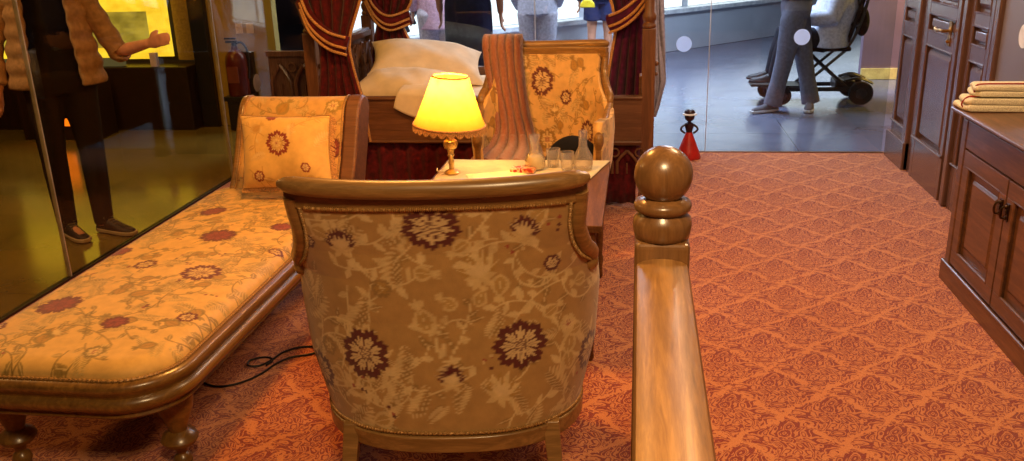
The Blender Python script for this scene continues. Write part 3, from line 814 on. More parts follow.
mb = MB().sweep([(.053, -1.45, .994), (.053, 0, .994), (.053, 1.606, .994)], prof)
r_ = tag(mb.build('handrail', M['rail_oak'], None, angle=35, origin=(.053, .5, .96)), 'varnished oak handrail running towards the camera from the ball-topped post', 'handrail')

# ------------------------------------------------------------------ washstand and towels at the right
def framed_panel(mb, X, y0, y1, z0, z1, fr, dep, raise_=True):
    """frame with raised field, facing -X; X is the outer plane"""
    mb.box((X, y0, z0), (X+.02, y1, z0+fr)).box((X, y0, z1-fr), (X+.02, y1, z1)).box((X, y0, z0+fr), (X+.02, y0+fr, z1-fr)).box((X, y1-fr, z0+fr), (X+.02, y1, z1-fr))
    mb.box((X+dep, y0+fr, z0+fr), (X+.022, y1-fr, z1-fr))
    if raise_:
        a, b, c, d = y0+fr+.035, y1-fr-.035, z0+fr+.04, z1-fr-.04
        if b > a and d > c:
            mb.rings([[(X+dep, a, c), (X+dep, b, c), (X+dep, b, d), (X+dep, a, d)], [(X+dep-.008, a+.014, c+.014), (X+dep-.008, b-.014, c+.014), (X+dep-.008, b-.014, d-.014), (X+dep-.008, a+.014, d-.014)]])
    return mb
def bead(mb, X, y0, y1, z0, z1, r=.006):
    """moulding around an opening"""
    for a, b in (((y0, z0), (y1, z0)), ((y1, z0), (y1, z1)), ((y1, z1), (y0, z1)), ((y0, z1), (y0, z0))):
        mb.tube([(X, a[0], a[1]), (X, b[0], b[1])], r, 8)
    return mb
def make_washstand():
    X = 1.437; yb = 4.09; ya = 2.30
    t = thing('washstand_cabinet', 'brown panelled cabinet along the right wall with folded towels on it', 'cabinet', (1.62, 3.2, 0))
    W = M['dresser_wood']
    MB().box((X+.02, ya, .02), (1.795, yb, .762)).build('carcass', W, t, bevel=.003, smooth=False)
    mb = MB(); mb.sweep([(X+.17, ya-.03, .78), (X+.17, yb+.02, .78)], [(-.185, 0), (-.190, .008), (-.185, .018), (-.176, .024), (.19, .024), (.19, -.018), (-.150, -.018), (-.160, -.006)] and [(-.19, -.018), (.158, -.018), (.172, -.008), (.186, .0), (.190, .010), (.184, .021), (.174, .025), (-.19, .025)], up=(0, 0, 1)) if False else None
    MB().sweep([(1.615, yb+.065, .78), (1.615, ya-.03, .78)], [(-.18, -.018), (.150, -.018), (.166, -.010), (.208, .004), (.218, .012), (.216, .020), (.206, .025), (-.18, .025)][::1]).build('cabinet_top', W, t, bevel=.002, smooth=False)
    # plinth with moulding
    MB().box((X-.012, ya, 0), (1.79, yb+.012, .085)).build('plinth', W, t, bevel=.003, smooth=False)
    MB().tube([(X-.006, ya, .088), (X-.006, yb+.006, .088)], .009, 10).tube([(X-.006, yb+.006, .088), (1.79, yb+.006, .088)], .009, 10).build('plinth_moulding', W, t)
    # corner pilaster and stiles
    MB().box((X, yb-.055, .085), (X+.06, yb, .762)).build('corner_pilaster', W, t, bevel=.006, smooth=False)
    MB().box((X+.004, ya, .640), (X+.03, yb-.055, .762)).build('frieze', W, t, bevel=.003, smooth=False)
    doors = [(3.535, 4.03), (3.035, 3.53), (2.67, 3.03), (2.31, 2.665)]
    for i, (a, b) in enumerate(doors):
        mb = MB(); framed_panel(mb, X+.002, a+.003, b-.003, .100, .632, .068, .016)
        d = mb.build('door', W, t, bevel=.002, smooth=False)
        bead(MB(), X+.006, a+.072, b-.072, .168, .564, .006).build('door_moulding', W, d)
        hy = a+.03 if i % 2 == 0 else b-.03
        mb = MB().box((X-.004, hy-.014, .475), (X+.001, hy+.014, .545))
        mb.tube(crv([(X-.004, hy, .532), (X-.020, hy, .530), (X-.026, hy, .510), (X-.022, hy, .488), (X-.006, hy, .486)], 16), .0045, 8).ball((X-.006, hy, .532), .008, 8).ball((X-.006, hy, .486), .007, 8)
        mb.lathe([(.013, 0), (.013, .004), (.005, .008)], (X-.012, hy, .511), 12, 'x')
        mb.build('handle', M['brass_dark'], d, bevel=0)
make_washstand()
def towel(z, x0, x1, y0, y1, th, label, seed, n=3):
    t = thing('folded_towel', label, 'towel', ((x0+x1)/2, (y0+y1)/2, z), 'folded towels on the cabinet')
    r = random.Random(seed)
    # a folded stack profile in YZ-plane (fold edge at -X side) -> layers as rounded slabs joined at the fold
    mb = MB(); L = th/n
    for k in range(n):
        zc = z+L*(k+.5); R = []
        for i in range(25):
            f = i/24; yy = y0+(y1-y0)*(.5-.5*math.cos(PI*f)); bul = .85+.15*math.sin(f*7+seed+k)
            xs0 = x0+.010*math.sin(f*5+k*1.3+seed)+.012*k*(seed % 2)
            e = min(1, .12+9*min(f, 1-f)) ** .5
            hh = L*.55*bul*e
            R.append([(xs0+hh*(1-math.cos(a)) if a < PI/2 or a > 3*PI/2 else x1, yy, zc+hh*math.sin(a)) for a in ()] or
                     [(xs0+hh-hh*math.cos(a), yy, zc+hh*math.sin(a)+.003*math.sin(f*11+k)) for a in [(-PI/2+PI*q/8) for q in range(9)]][::1] + [(x1, yy, zc+L*.45), (x1, yy, zc-L*.45)])
        mb.rings(R)
    mb.build('towel_body', M['towel'], t, angle=50)
    mb = MB()
    mb.tube(crv([(x0+.002+.01*(seed % 2), y1-.10, z+L*.2), (x0-.003, y1-.10, z+th*.5), (x0+.004+.01*(seed % 2), y1-.10, z+th-.002), (x0+.04, y1-.10, z+th+.003), (x0+.12, y1-.10, z+th+.003), (x1-.01, y1-.10, z+th+.002)], 30), [(.0035, .0035)]*31, 6)
    mb.build('stripe', M['towel_red'], t)
towel(.806, 1.405, 1.77, 3.99, 4.14, .058, 'cream folded towel with red stripe lying at the bottom of the pile', 1, 2)
towel(.868, 1.450, 1.78, 4.00, 4.14, .050, 'cream folded towel with red stripe on top of the pile', 2, 2)

# ------------------------------------------------------------------ wardrobe / panelled door front at the right
def make_wardrobe():
    X = 1.80; W = M['dark_wood']
    t = thing('wardrobe', 'tall dark panelled wardrobe with a brass-handled door, right by the rear glass', 'wardrobe', (2.05, 5.7, 0))
    MB().box((X+.06, 4.80, 0), (2.34, 6.50, 2.25)).build('carcass', W, t, smooth=False, bevel=.004)
    def bay(y0, y1, nm, hd=None, xo=0):
        x = X+xo; mb = MB()
        lv = [(.0, .02), (.02, .30)]
        # rails and fields by height
        st = .055 if y1-y0 > .45 else .05
        rails = [(0, .26), (.86, .95), (1.05, 1.12), (1.40, 1.48), (2.15, 2.24)]
        for a, b in rails: mb.box((x+.001, y0+st, a), (x+.03, y1-st, b))
        mb.box((x, y0, 0), (x+.03, y0+st, 2.24)).box((x, y1-st, 0), (x+.03, y1, 2.24))
        mb.box((x+.022, y0, 0), (x+.04, y1, 2.24))
        for (a, b) in zip(rails[:-1], rails[1:]):
            c, d = a[1]+.02, b[0]-.02; e, f = y0+st+.02, y1-st-.02
            if d-c > .05 and f-e > .02:
                mb.rings([[(x+.022, e, c), (x+.022, f, c), (x+.022, f, d), (x+.022, e, d)], [(x+.006, e+.03*min(1, (f-e)*2), c+.03*min(1, (d-c)*5)), (x+.006, f-.03*min(1, (f-e)*2), c+.03*min(1, (d-c)*5)), (x+.006, f-.03*min(1, (f-e)*2), d-.03*min(1, (d-c)*5)), (x+.006, e+.03*min(1, (f-e)*2), d-.03*min(1, (d-c)*5))]])
        d_ = mb.build(nm, W, t, bevel=.003, smooth=False)
        mb = MB()
        for (a, b) in zip(rails[:-1], rails[1:]): bead(mb, x+.004, y0+st, y1-st, a[1], b[0], .007)
        mb.tube([(x-.004, y0, .265), (x-.004, y1, .265)], .009, 8)
        mb.build('panel_moulding', W, d_)
        if hd:
            mb = MB().lathe([(.022, 0), (.022, .006), (.010, .012), (.008, .05), (.001, .052)], (x, hd, .985), 16, 'x', Matrix.Scale(-1, 4, (1, 0, 0)))
            mb.tube(crv([(x-.045, hd, .985), (x-.050, hd+.03, .988), (x-.052, hd+.075, .982), (x-.050, hd+.11, .990)], 16), [.009]*9+[.011]*8, 10)
            mb.box((x-.004, hd-.022, .90), (x+.002, hd+.022, 1.04)).ball((x-.008, hd, .925), .012, 8)
            mb.build('handle', M['brass'], d_)
        return d_
    bay(6.16, 6.50, 'side_panel'); bay(5.36, 5.95, 'door', 5.49, -.01); bay(4.90, 5.22, 'side_panel')
    for a, b in ((5.96, 6.05), (6.06, 6.15), (5.23, 5.29), (5.295, 5.35), (4.78, 4.84), (4.845, 4.895)):
        MB().box((X-.022 if a in (6.06, 5.23, 4.78) else X+.0, a, 0), (X+.06, b, 2.25)).build('pilaster', W, t, bevel=.008, smooth=False)
    MB().box((X-.03, 6.06, 0), (X+.03, 6.50, .19)).build('plinth', W, t, bevel=.006, smooth=False)
make_wardrobe()

# ------------------------------------------------------------------ four-poster bed
def arch_panel(mb, P0, dx, up, n, w, h, th_dir, th=.03, z0=0):
    """n gothic arches: frame tubes + circles, in the plane spanned by dx / up"""
    P0 = Vector(P0); dx = Vector(dx); up = Vector(up)
    for i in range(n):
        c = P0+dx*(w*(i+.5))
        A = c-dx*(w*.40); B = c+dx*(w*.40)
        hs = h*.45
        left = [A, A+up*hs]+[A+dx*(w*.4*math.sin(a)*1.0)+up*(hs+h*.42*math.sin(a)**.8) for a in (.3, .6, .9, 1.2, 1.5)]
        right = [B, B+up*hs]+[B-dx*(w*.4*math.sin(a)*1.0)+up*(hs+h*.42*math.sin(a)**.8) for a in (.3, .6, .9, 1.2, 1.5)]
        mb.tube(left, th*.42, 8); mb.tube(right, th*.42, 8)
        mb.tube([A+dx*w*.40-dx*0+up*0, A+dx*w*.4+up*hs*.9], th*.22, 6)
        q = c+dx*w*.5+up*(h*.80)
        circ = [q+dx*(w*.17*math.cos(k*PI/6))+up*(w*.17*math.sin(k*PI/6)) for k in range(13)]
        mb.tube(circ, th*.25, 6)
    return mb
def make_bed():
    t = thing('four_poster_bed', 'carved oak four-poster bed with crimson valance behind the chaise', 'bed', (-.95, 5.75, 0))
    x0, x1, y0, y1 = -1.95, .03, 5.13, 6.38
    W = M['bed_wood']
    MB().box((x0, y0, .395), (x1, y0+.035, .680)).build('side_board', W, t, bevel=.004, smooth=False)
    MB().box((x0, y1-.035, .395), (x1, y1, .680)).build('side_board', W, t, bevel=.004, smooth=False)
    mb = MB()
    for z in (.405, .668): mb.tube([(x0, y0-.004, z), (x1, y0-.004, z)], .010, 8)
    mb.build('board_moulding', W, t)
    def post(x, y):
        mb = MB().box((x-.038, y-.038, 0), (x+.038, y+.038, 1.05)).box((x-.048, y-.048, .33), (x+.048, y+.048, .42)) if False else MB().box((x-.038, y-.038, 0), (x+.038, y+.038, 1.06))
        mb.lathe([(.036, 1.06), (.040, 1.075), (.030, 1.09), (.038, 1.11), (.040, 1.13), (.028, 1.15), (.030, 1.30), (.034, 1.6), (.026, 1.95), (.036, 2.0), (.036, 2.1)], (x, y, 0), 20)
        mb.box((x-.045, y-.045, 0), (x+.045, y+.045, .10))
        mb.ball((x+.044, y, .86), .016, 8).ball((x+.044, y, .80), .012, 8)
        mb.build('bed_post', M['bed_post_wood'], t, bevel=.005)
    post(.062, 5.17); post(.062, 6.34); post(x0, 5.16); post(x0, 6.34)
    # headboard at the left end, running away from the camera
    mb = MB().box((x0-.02, y0+.07, .30), (x0+.02, y1-.08, .60)).box((x0-.035, y0+.07, .925), (x0+.035, y1-.08, .965)).box((x0-.02, y0+.07, .60), (x0-.010, y1-.08, .93))
    mb.build('headboard', W, t, bevel=.004, smooth=False)
    arch_panel(MB(), (x0+.012, y0+.08, .60), (0, 1, 0), (0, 0, 1), 6, .182, .32, None, .045).build('arch_tracery', W, t)
    MB().box((x0-.022, y0+.07, .965), (x0+.022, y1-.08, .978)).build('headboard_lit_edge', plain('lit_ledge_tone', (176, 170, 178), .3), t, smooth=False)  # pale strip: light on the top rail put into its colour
    # foot rail with tracery under the board
    MB().box((x1-.02, y0+.08, .395), (x1+.02, y1-.08, .78)).build('footboard', W, t, bevel=.004, smooth=False)
    arch_panel(MB(), (x1-.30, y0-.006, .215), (1, 0, 0), (0, 0, 1), 2, .145, .16, None, .022).box((x1-.30, y0, .385), (x1, y0+.02, .395)).build('arch_tracery', W, t)
    # mattress with sheet
    mb = MB(); mb.grid(lambda u, v: (x0+.03+(x1-x0-.06)*u, y0+.04+(y1-y0-.08)*v, .60+.035*((1-abs(2*u-1)**10)*(1-abs(2*v-1)**10))**.5+.004*math.sin(u*31)*math.sin(v*17)), 60, 40)
    mb.box((x0+.03, y0+.04, .40), (x1-.03, y1-.04, .60))
    mb.build('mattress', M['linen'], t)
    # pleated valance
    mb = MB(); nn = 260
    mb.grid(lambda u, v: (x0+.05+(x1-x0-.08)*u, y0+.030+.012*math.sin(u*nn/2*1.0)+.004*math.sin(u*61), .02+.375*v), nn*2, 4)
    mb.build('valance', M['velvet_red'], t, solid=.004, angle=0)
make_bed()
def pillow(label, c, w, h, th, rot, seed):
    Mx = Matrix.Translation(c) @ rot
    mb = MB(); r = seed
    def pf(u, v, s):
        pu = 1-.10*(1-(2*v-1)**2); pv = 1-.10*(1-(2*u-1)**2)
        b = ((1-abs(2*u-1)**2.6)*(1-abs(2*v-1)**2.6))**.6
        wr = .009*math.sin(u*8+r+v*5)*math.sin(v*6+r)*b+.0022*math.sin((u+.6*v)*23+r)*b
        return tuple(Mx @ Vector(((u-.5)*w*pu, (v-.5)*h*pv, s*th*b+wr)))
    mb.grid(lambda u, v: pf(u, v, 1), 50, 40).grid(lambda u, v: pf(1-u, v, -.7), 50, 40)
    o = mb.build('pillow', M['linen'], None, origin=c, angle=0)
    return tag(o, label, 'pillow')
pillow('cream pillow in front on the bed, its corner hanging over the side board', (-1.48, 5.38, .71), .60, .44, .085, Matrix.Rotation(math.radians(-14), 4, 'Z') @ Matrix.Rotation(math.radians(13), 4, 'X'), 1)
pillow('large cream pillow at the back of the bed, rising to a peak', (-1.42, 5.90, .77), .78, .56, .13, Matrix.Rotation(math.radians(12), 4, 'Z') @ Matrix.Rotation(math.radians(16), 4, 'X') @ Matrix.Rotation(math.radians(8), 4, 'Y'), 4)
# pillowcase flap hanging over the board
mb = MB(); mb.grid(lambda u, v: (-1.40+.26*u+.03*v-.08*(1-u)*v, 5.20-.075*smoothstep(0, .5, v)-.02*v, .735-.02*v-.165*v*v*(.25+.75*math.sin(PI*min(1, .15+.62*u)))), 26, 20)
mb.build('pillow_flap', M['linen'], bpy.data.objects['pillow'], solid=.006)

# curtains
def curtain(label, secs, mat, tie, trim_side=1, npl=5, amp=.026, seed=0):
    """secs: (z, xl, xr, y) down the drape; tie: list of points for the sash"""
    zs = [s[0] for s in secs][::-1]
    fi = lambda k, z: float(np.interp(z, zs, [s[k] for s in secs][::-1]))
    zt, zb = secs[0][0], secs[-1][0]
    x0 = (fi(1, zb)+fi(2, zb))/2
    t = thing('bed_curtain', label, 'curtain', (x0, secs[0][3], zb))
    def fn(u, v):
        z = zt+(zb-zt)*v; a, b, y = fi(1, z), fi(2, z), fi(3, z)
        w = abs(b-a); A = amp*(.45+.55*min(1, w/.25))
        return (a+(b-a)*u+.006*math.sin(u*npl*2*PI*1.0+1), y+A*math.sin(u*npl*2*PI+.9*math.sin(z*4+seed))+.008*math.sin(u*23+z*9), z)
    MB().grid(fn, 150, 60).build('drape', mat, t, solid=.006, angle=0)
    for s_, q in ((1, .012), (0, .0)) if trim_side == 2 else ((trim_side, 0),):
        path = [Vector(fn(.995 if s_ else .005, k/60))+Vector((0, -.012, 0)) for k in range(61)]
        MB().tube(path, .009, 8, flat=(1, .6)).build('gold_edging', M['gold_trim'], t)
    if tie:
        C = crv(tie, 40)
        sash = MB().tube(C, [(.028, .055)]*41, 14, up=(0, 0, 1)).build('tieback', mat, t)
        for dz in (-.048, -.012, .050):
            MB().tube([p+Vector((0, -.031, dz)) for p in C], .0085, 8).build('tieback_cord', M['gold_trim'], sash)
    return t
curtain('crimson curtain with gold tieback at the near head post of the bed', [(1.9, -1.98, -1.53, 5.04), (1.35, -1.95, -1.54, 5.04), (1.20, -1.91, -1.60, 5.04), (1.07, -1.87, -1.655, 5.04), (.98, -1.86, -1.67, 5.04), (.85, -1.87, -1.65, 5.04), (.70, -1.90, -1.62, 5.04), (.42, -1.92, -1.60, 5.04)],
        M['velvet_red'], [(-1.93, 5.02, 1.26), (-1.87, 4.985, 1.13), (-1.77, 4.975, 1.04), (-1.665, 4.99, 1.0)], 1, 5)
# second swag of the same curtain going up to the right
curtain('crimson curtain with gold tieback at the far head post, behind the pillows', [(1.9, -1.94, -1.50, 6.2), (1.35, -1.92, -1.52, 6.2), (1.15, -1.86, -1.58, 6.2), (1.02, -1.84, -1.66, 6.2), (.92, -1.87, -1.62, 6.2), (.78, -1.90, -1.55, 6.2), (.66, -1.90, -1.52, 6.2)],
        M['velvet_red'], [(-1.90, 6.17, 1.22), (-1.82, 6.14, 1.08), (-1.72, 6.14, 1.02), (-1.58, 6.16, 1.06)], 1, 5)
curtain('plum curtain with gold-striped tieback beside the foot post of the bed', [(1.9, -.30, .02, 5.36), (1.35, -.22, .02, 5.36), (1.18, -.16, .02, 5.36), (1.05, -.135, .02, 5.36), (.9, -.16, .02, 5.36), (.7, -.19, .02, 5.36), (.45, -.215, .02, 5.36), (.22, -.22, .02, 5.36)],
        M['velvet_plum'], [(-.17, 5.33, 1.07), (-.10, 5.30, 1.10), (-.02, 5.285, 1.16), (.06, 5.27, 1.26)], 0, 4)
# pale drape glimpsed behind the foot post
curtain('pale lilac drape hanging just behind the foot post', [(1.9, .06, .16, 6.40), (1.0, .07, .17, 6.40), (.55, .08, .20, 6.40), (.38, .10, .155, 6.40), (.30, .10, .13, 6.40)],
        cloth('lilac_linen', (150, 146, 160)), None, 0, 2, .012)

# ------------------------------------------------------------------ doll on the carpet
t = thing('wooden_doll', 'small red wooden doll with white-brimmed hat standing by the rear glass', 'doll', (.378, 6.38, 0))
x, y = .378, 6.38
MB().lathe([(.088, 0), (.090, .006), (.072, .06), (.045, .13), (.026, .18), (.022, .19)], (x, y, 0), 28).build('skirt', M['red_doll'], t)
MB().lathe([(.020, .185), (.026, .21), (.034, .235), (.030, .255), (.012, .265), (.012, .28)], (x, y, 0), 20).build('torso', M['doll_dark'], t)
MB().ball((x, y, .302), .036, 16, (1, 1, .92)).build('head', M['doll_dark'], t)
MB().lathe([(.010, .315), (.052, .318), (.050, .326), (.036, .330), (.034, .338)], (x, y, 0), 24).build('hat_brim', M['white'], t)
MB().lathe([(.040, .330), (.036, .345), (.022, .356), (.001, .360)], (x, y, 0), 20).build('hat_crown', M['doll_dark'], t)
for s in (-1, 1):
    MB().tube(crv([(x+s*.030, y, .245), (x+s*.055, y-.006, .225), (x+s*.056, y-.01, .205), (x+s*.028, y-.014, .185)], 14), .008, 8).build('arm', M['doll_dark'], t)

# cable on the carpet
pts = [(-1.66, 2.84), (-1.62, 2.80), (-1.56, 2.775), (-1.50, 2.79), (-1.45, 2.84), (-1.42, 2.90), (-1.40, 2.97), (-1.36, 3.03), (-1.30, 3.06), (-1.27, 3.09), (-1.29, 3.13), (-1.36, 3.12), (-1.41, 3.07), (-1.43, 3.00), (-1.46, 2.95), (-1.50, 2.94), (-1.51, 2.98), (-1.46, 3.01), (-1.42, 2.99), (-1.43, 2.95)]
rise = [0]*20; rise[15:] = [.004, .006, .007, .006, .004]
mb = MB().tube(crv([(a, b, .0055+r) for (a, b), r in zip(pts, rise)], 240), .0042, 8)
tag(mb.build('power_cable', M['black'], None, origin=(-1.45, 2.95, 0)), 'thin dark cable looped on the carpet between chaise and near armchair', 'cable')

# ------------------------------------------------------------------ people
def limb(mb, P, r, n=12): mb.tube(P, r, n)
def hand(mb, w, d, side, nrm, sc=1.0):
    """palm + five fingers; w wrist point, d pointing direction, side = thumb direction"""
    w = Vector(w); d = Vector(d).normalized(); s = Vector(side); s = (s-s.dot(d)*d).normalized(); n = d.cross(s)*nrm
    mb.tube([w-d*.02, w+d*.02, w+d*.055, w+d*.09], [(.017, .022), (.016, .032), (.014, .040), (.011, .038)], 12, up=tuple(s))
    for i, (o, L) in enumerate(((.028, .070), (.010, .080), (-.009, .074), (-.027, .058))):
        b = w+d*.085+s*o
        mb.tube([b-d*.01, b+d*L*.45+n*.004, b+d*L*.8+n*.020, b+d*L*.95+n*.034], [.0095, .009, .008, .0065], 8)
    b = w+d*.03+s*.03
    mb.tube([b-s*.012, b+s*.014+d*.018, b+s*.022+d*.042+n*.008, b+s*.022+d*.062+n*.014], [.012, .0115, .0105, .008], 8)

def person(label, loc, yaw, J, garments, shoes, sc=1.0, hair='short', skin=None):
    """J: joints in local frame (x lateral, facing +y)."""
    t = thing('person', label, 'person', (0, 0, 0))
    sk = skin or M['skin']
    g = lambda k: Vector(J[k])
    mb = MB()
    pel, che, nek, hd = g('pelvis'), g('chest'), g('neck'), g('head')
    mb.tube([pel+Vector((0, 0, -.10)), pel, (pel+che)/2, che, che+(nek-che)*.7, nek], [(.10, .145), (.115, .165), (.095, .135), (.115, .165), (.085, .15), (.05, .055)], 20, up=(1, 0, 0))
    mb.tube([nek-Vector((0, 0, .03)), (nek+hd)/2, hd-Vector((0, 0, .02))], [.056, .052, .05], 14)
    mb.ball(hd+Vector((0, .0, .02)), .1, 20, (.78, .95, 1.12)); mb.ball(hd+Vector((0, .03, -.05)), .055, 14, (.95, 1, 1))
    fwd = Vector((0, 1, 0))
    mb.tube([hd+Vector((0, .085, .02)), hd+Vector((0, .108, -.012)), hd+Vector((0, .095, -.022))], [.008, .014, .010], 8)
    for s in (-1, 1):
        mb.ball(hd+Vector((s*.080, -.005, 0)), .026, 10, (.35, .7, 1.1))
        mb.ball(hd+Vector((s*.012, .088, -.048)), .014, 8, (1.1, .6, .5))
    for s, k in ((-1, 'L'), (1, 'R')):
        sh, el, wr = g('sh'+k), g('el'+k), g('wr'+k); hp, kn, an, to = g('hip'+k), g('kn'+k), g('an'+k), g('toe'+k)
        limb(mb, [sh.lerp(che, .3), sh, sh.lerp(el, .5), el, el.lerp(wr, .35), wr], [.058, .056, .046, .038, .037, .026])
        d = (wr-el).normalized(); hand(mb, wr, d, J.get('th'+k, (0, 1, 0)), 1 if s > 0 else -1)
        limb(mb, [hp+Vector((0, 0, .05)), hp, hp.lerp(kn, .5), kn, kn.lerp(an, .35), an], [.085, .088, .072, .054, .052, .034])
        limb(mb, [an+(an-to)*.2, an+Vector((0, 0, -.03)), to], [.034, .038, .024])
    mb.build('body', sk, t, remesh=.0075)
    # eyes
    for s in (-1, 1): MB().ball(hd+Vector((s*.032, .082, .022)), .010, 8, (1.2, .6, .8)).build('eye', M['black'], t)
    h = MB(); h.ball(hd+Vector((0, -.018, .045)), .108, 16, (.82, .92, 1.0))
    if hair == 'long': h.tube([hd+Vector((0, -.06, .03)), hd+Vector((0, -.085, -.10)), hd+Vector((0, -.08, -.24))], [(.05, .09), (.04, .09), (.02, .06)], 12, up=(1, 0, 0))
    h.build('hair', M['hair'], t, remesh=.012)
    for nm, mat, kind, par in garments:
        m_ = MB(); rm = .012
        if kind == 'trousers':
            f = par.get('f', 1.25)
            m_.tube([pel+Vector((0, 0, .06)), pel, pel+Vector((0, 0, -.10))], [(.125, .17), (.135, .185), (.12, .17)], 20, up=(1, 0, 0))
            for k in 'LR':
                hp, kn, an = g('hip'+k), g('kn'+k), g('an'+k)
                m_.tube([hp+Vector((0, 0, .04)), hp.lerp(kn, .1), hp.lerp(kn, .5), kn, kn.lerp(an, .5), an+(an-kn).normalized()*.035], [.10, .102*f, .088*f, .072*f, .066*f, par.get('cuff', .062)*f], 16)
        elif kind == 'shorts':
            m_.tube([pel+Vector((0, 0, .06)), pel, pel+Vector((0, 0, -.10))], [(.125, .17), (.135, .185), (.12, .17)], 20, up=(1, 0, 0))
            for k in 'LR':
                hp, kn = g('hip'+k), g('kn'+k)
                m_.tube([hp+Vector((0, 0, .04)), hp.lerp(kn, .3), hp.lerp(kn, par.get('to', .7))], [.105, .110, .112], 16)
        elif kind == 'top':
            f = par.get('f', 1.15); lo = par.get('low', -.08)
            m_.tube([pel+Vector((0, 0, lo)), pel+Vector((0, 0, .05)), (pel+che)/2, che, che+(nek-che)*.75, nek-Vector((0, 0, .01))], [(.125*f, .175*f), (.122*f, .17*f), (.115*f, .155*f), (.12*f, .17*f), (.09*f, .155*f), (.058, .065)], 22, up=(1, 0, 0))
            for k in 'LR':
                sh, el, wr = g('sh'+k), g('el'+k), g('wr'+k); e_ = par.get('sleeve', 1)
                if e_ <= 0: continue
                pts = [sh.lerp(che, .3), sh, sh.lerp(el, .5), el]; rs = [.068*f, .066*f, .058*f, .053*f]
                if e_ > .5: pts += [el.lerp(wr, .5), el.lerp(wr, .93)]; rs += [.050*f, .042*f]
                m_.tube(pts, rs, 14)
        elif kind == 'dress':
            m_.tube([pel+Vector((0, 0, par.get('hem', -.55))), pel+Vector((0, 0, -.2)), pel+Vector((0, 0, -.02)), (pel+che)/2, che, che+(nek-che)*.7], [(.16, .20), (.16, .205), (.15, .20), (.125, .165), (.135, .18), (.10, .15)], 24, up=(1, 0, 0))
        elif kind == 'open_jacket':
            # two front panels, back and sleeves; open at the front
            lo = pel.z+par.get('low', -.15); hi = nek.z-.01
            for s in (-1, 1):
                def fj(u, v, s=s):
                    z = lo+(hi-lo)*v; a = math.radians(205-par.get('open', 150)*u) if False else 0
                    th = PI*1.5-(PI-par.get('gap', .62))*u*1.0   # from the back to near the front centre
                    w = float(np.interp(v, [0, .2, .5, .85, 1], [.245, .235, .21, .20, .085])); dd = float(np.interp(v, [0, .5, .85, 1], [.185, .175, .155, .08]))
                    q = .006*math.sin(v*PI*12)
                    cx = pel.lerp(nek, v)
                    return (cx.x+s*(-math.cos(th))*(w+q)*-1*(-1), cx.y+math.sin(th)*(dd+q), z)
                m_.grid(fj, 26, 60)
            m_.build(nm, mat, t, solid=.022, off=0, angle=0)
            m_ = MB()
            for k in 'LR':
                sh, el, wr = g('sh'+k), g('el'+k), g('wr'+k); e_ = par.get('cut'+k, .9)
                m_.tube(crv([sh.lerp(che, .25), sh, sh.lerp(el, .5), el, el.lerp(wr, e_)], 40), [(.070+.005*math.sin(i*1.1))*(1-.2*i/40) for i in range(41)], 14)
            m_.build('jacket_sleeves', mat, t, remesh=.010); continue
        m_.build(nm, mat, t, remesh=rm)
    for k in 'LR':
        an, to = g('an'+k), g('toe'+k); m_ = MB(); d = (to-an); d.z = 0; d.normalize(); zf = to.z-.03
        hl = an-d*.05; cols_ = []
        w_ = Vector((-d.y, d.x, 0))
        def sec(f, wd, ht): 
            c = hl+d*(.285*f); base = an.z-.082
            return [tuple(Vector((c.x, c.y, base+ .0))+w_*wd*a+Vector((0, 0, ht*b))) for a, b in ((-.9, .12), (-1, .25), (-.85, .7), (-.45, 1), (.45, 1), (.85, .7), (1, .25), (.9, .12))]
        m_.rings([sec(0, .025, .06), sec(.04, .034, .085), sec(.25, .037, .095), sec(.42, .040, .082), sec(.65, .046, .055), sec(.88, .042, .045), sec(1.0, .024, .035)])
        s_ = m_.build('shoe', shoes[0], t, subsurf=2, angle=0)
        m_ = MB(); base = an.z-.082
        m_.rings([[tuple(Vector((hl.x, hl.y, base+zz))+d*(.285*f)+w_*wd*sg) for f, wd, sg in [(-.02, .022, 1), (.05, .036, 1), (.4, .041, 1), (.7, .048, 1), (.92, .042, 1), (1.03, .02, 1), (1.03, .02, -1), (.92, .042, -1), (.7, .048, -1), (.4, .041, -1), (.05, .036, -1), (-.02, .022, -1)]] for zz in (0, .022)])
        m_.build('shoe_sole', shoes[1], s_, bevel=.004)
        if len(shoes) > 2:
            m_ = MB()
            for q in range(4):
                c = hl+d*(.285*(.34+.07*q))+Vector((0, 0, base-hl.z+.092-.010*q))
                m_.tube([c-w_*.024, c+w_*.024+d*.008], .003, 6)
            c = hl+d*(.285*.33)+Vector((0, 0, base-hl.z+.098))
            for s in (-1, 1): m_.tube(crv([c, c+w_*s*.02+Vector((0, 0, .012)), c+w_*s*.035, c+w_*s*.03-Vector((0, 0, .01)), c], 16), .0025, 6)
            m_.build('laces', shoes[2], s_)
    t.location = loc; t.rotation_euler = (0, 0, yaw); t.scale = (sc, sc, sc)
    return t

def stand(**kw):
    J = dict(pelvis=(0, 0, .95), chest=(0, 0, 1.25), neck=(0, 0, 1.47), head=(0, .02, 1.60),
             shL=(-.185, 0, 1.40), shR=(.185, 0, 1.40), elL=(-.245, -.02, 1.12), elR=(.245, -.02, 1.12), wrL=(-.25, .06, .88), wrR=(.25, .06, .88),
             hipL=(-.09, 0, .90), hipR=(.09, 0, .90), knL=(-.10, .02, .50), knR=(.10, .02, .50), anL=(-.11, 0, .085), anR=(.11, 0, .085), toeL=(-.12, .16, .03), toeR=(.12, .16, .03))
    J.update(kw); return J

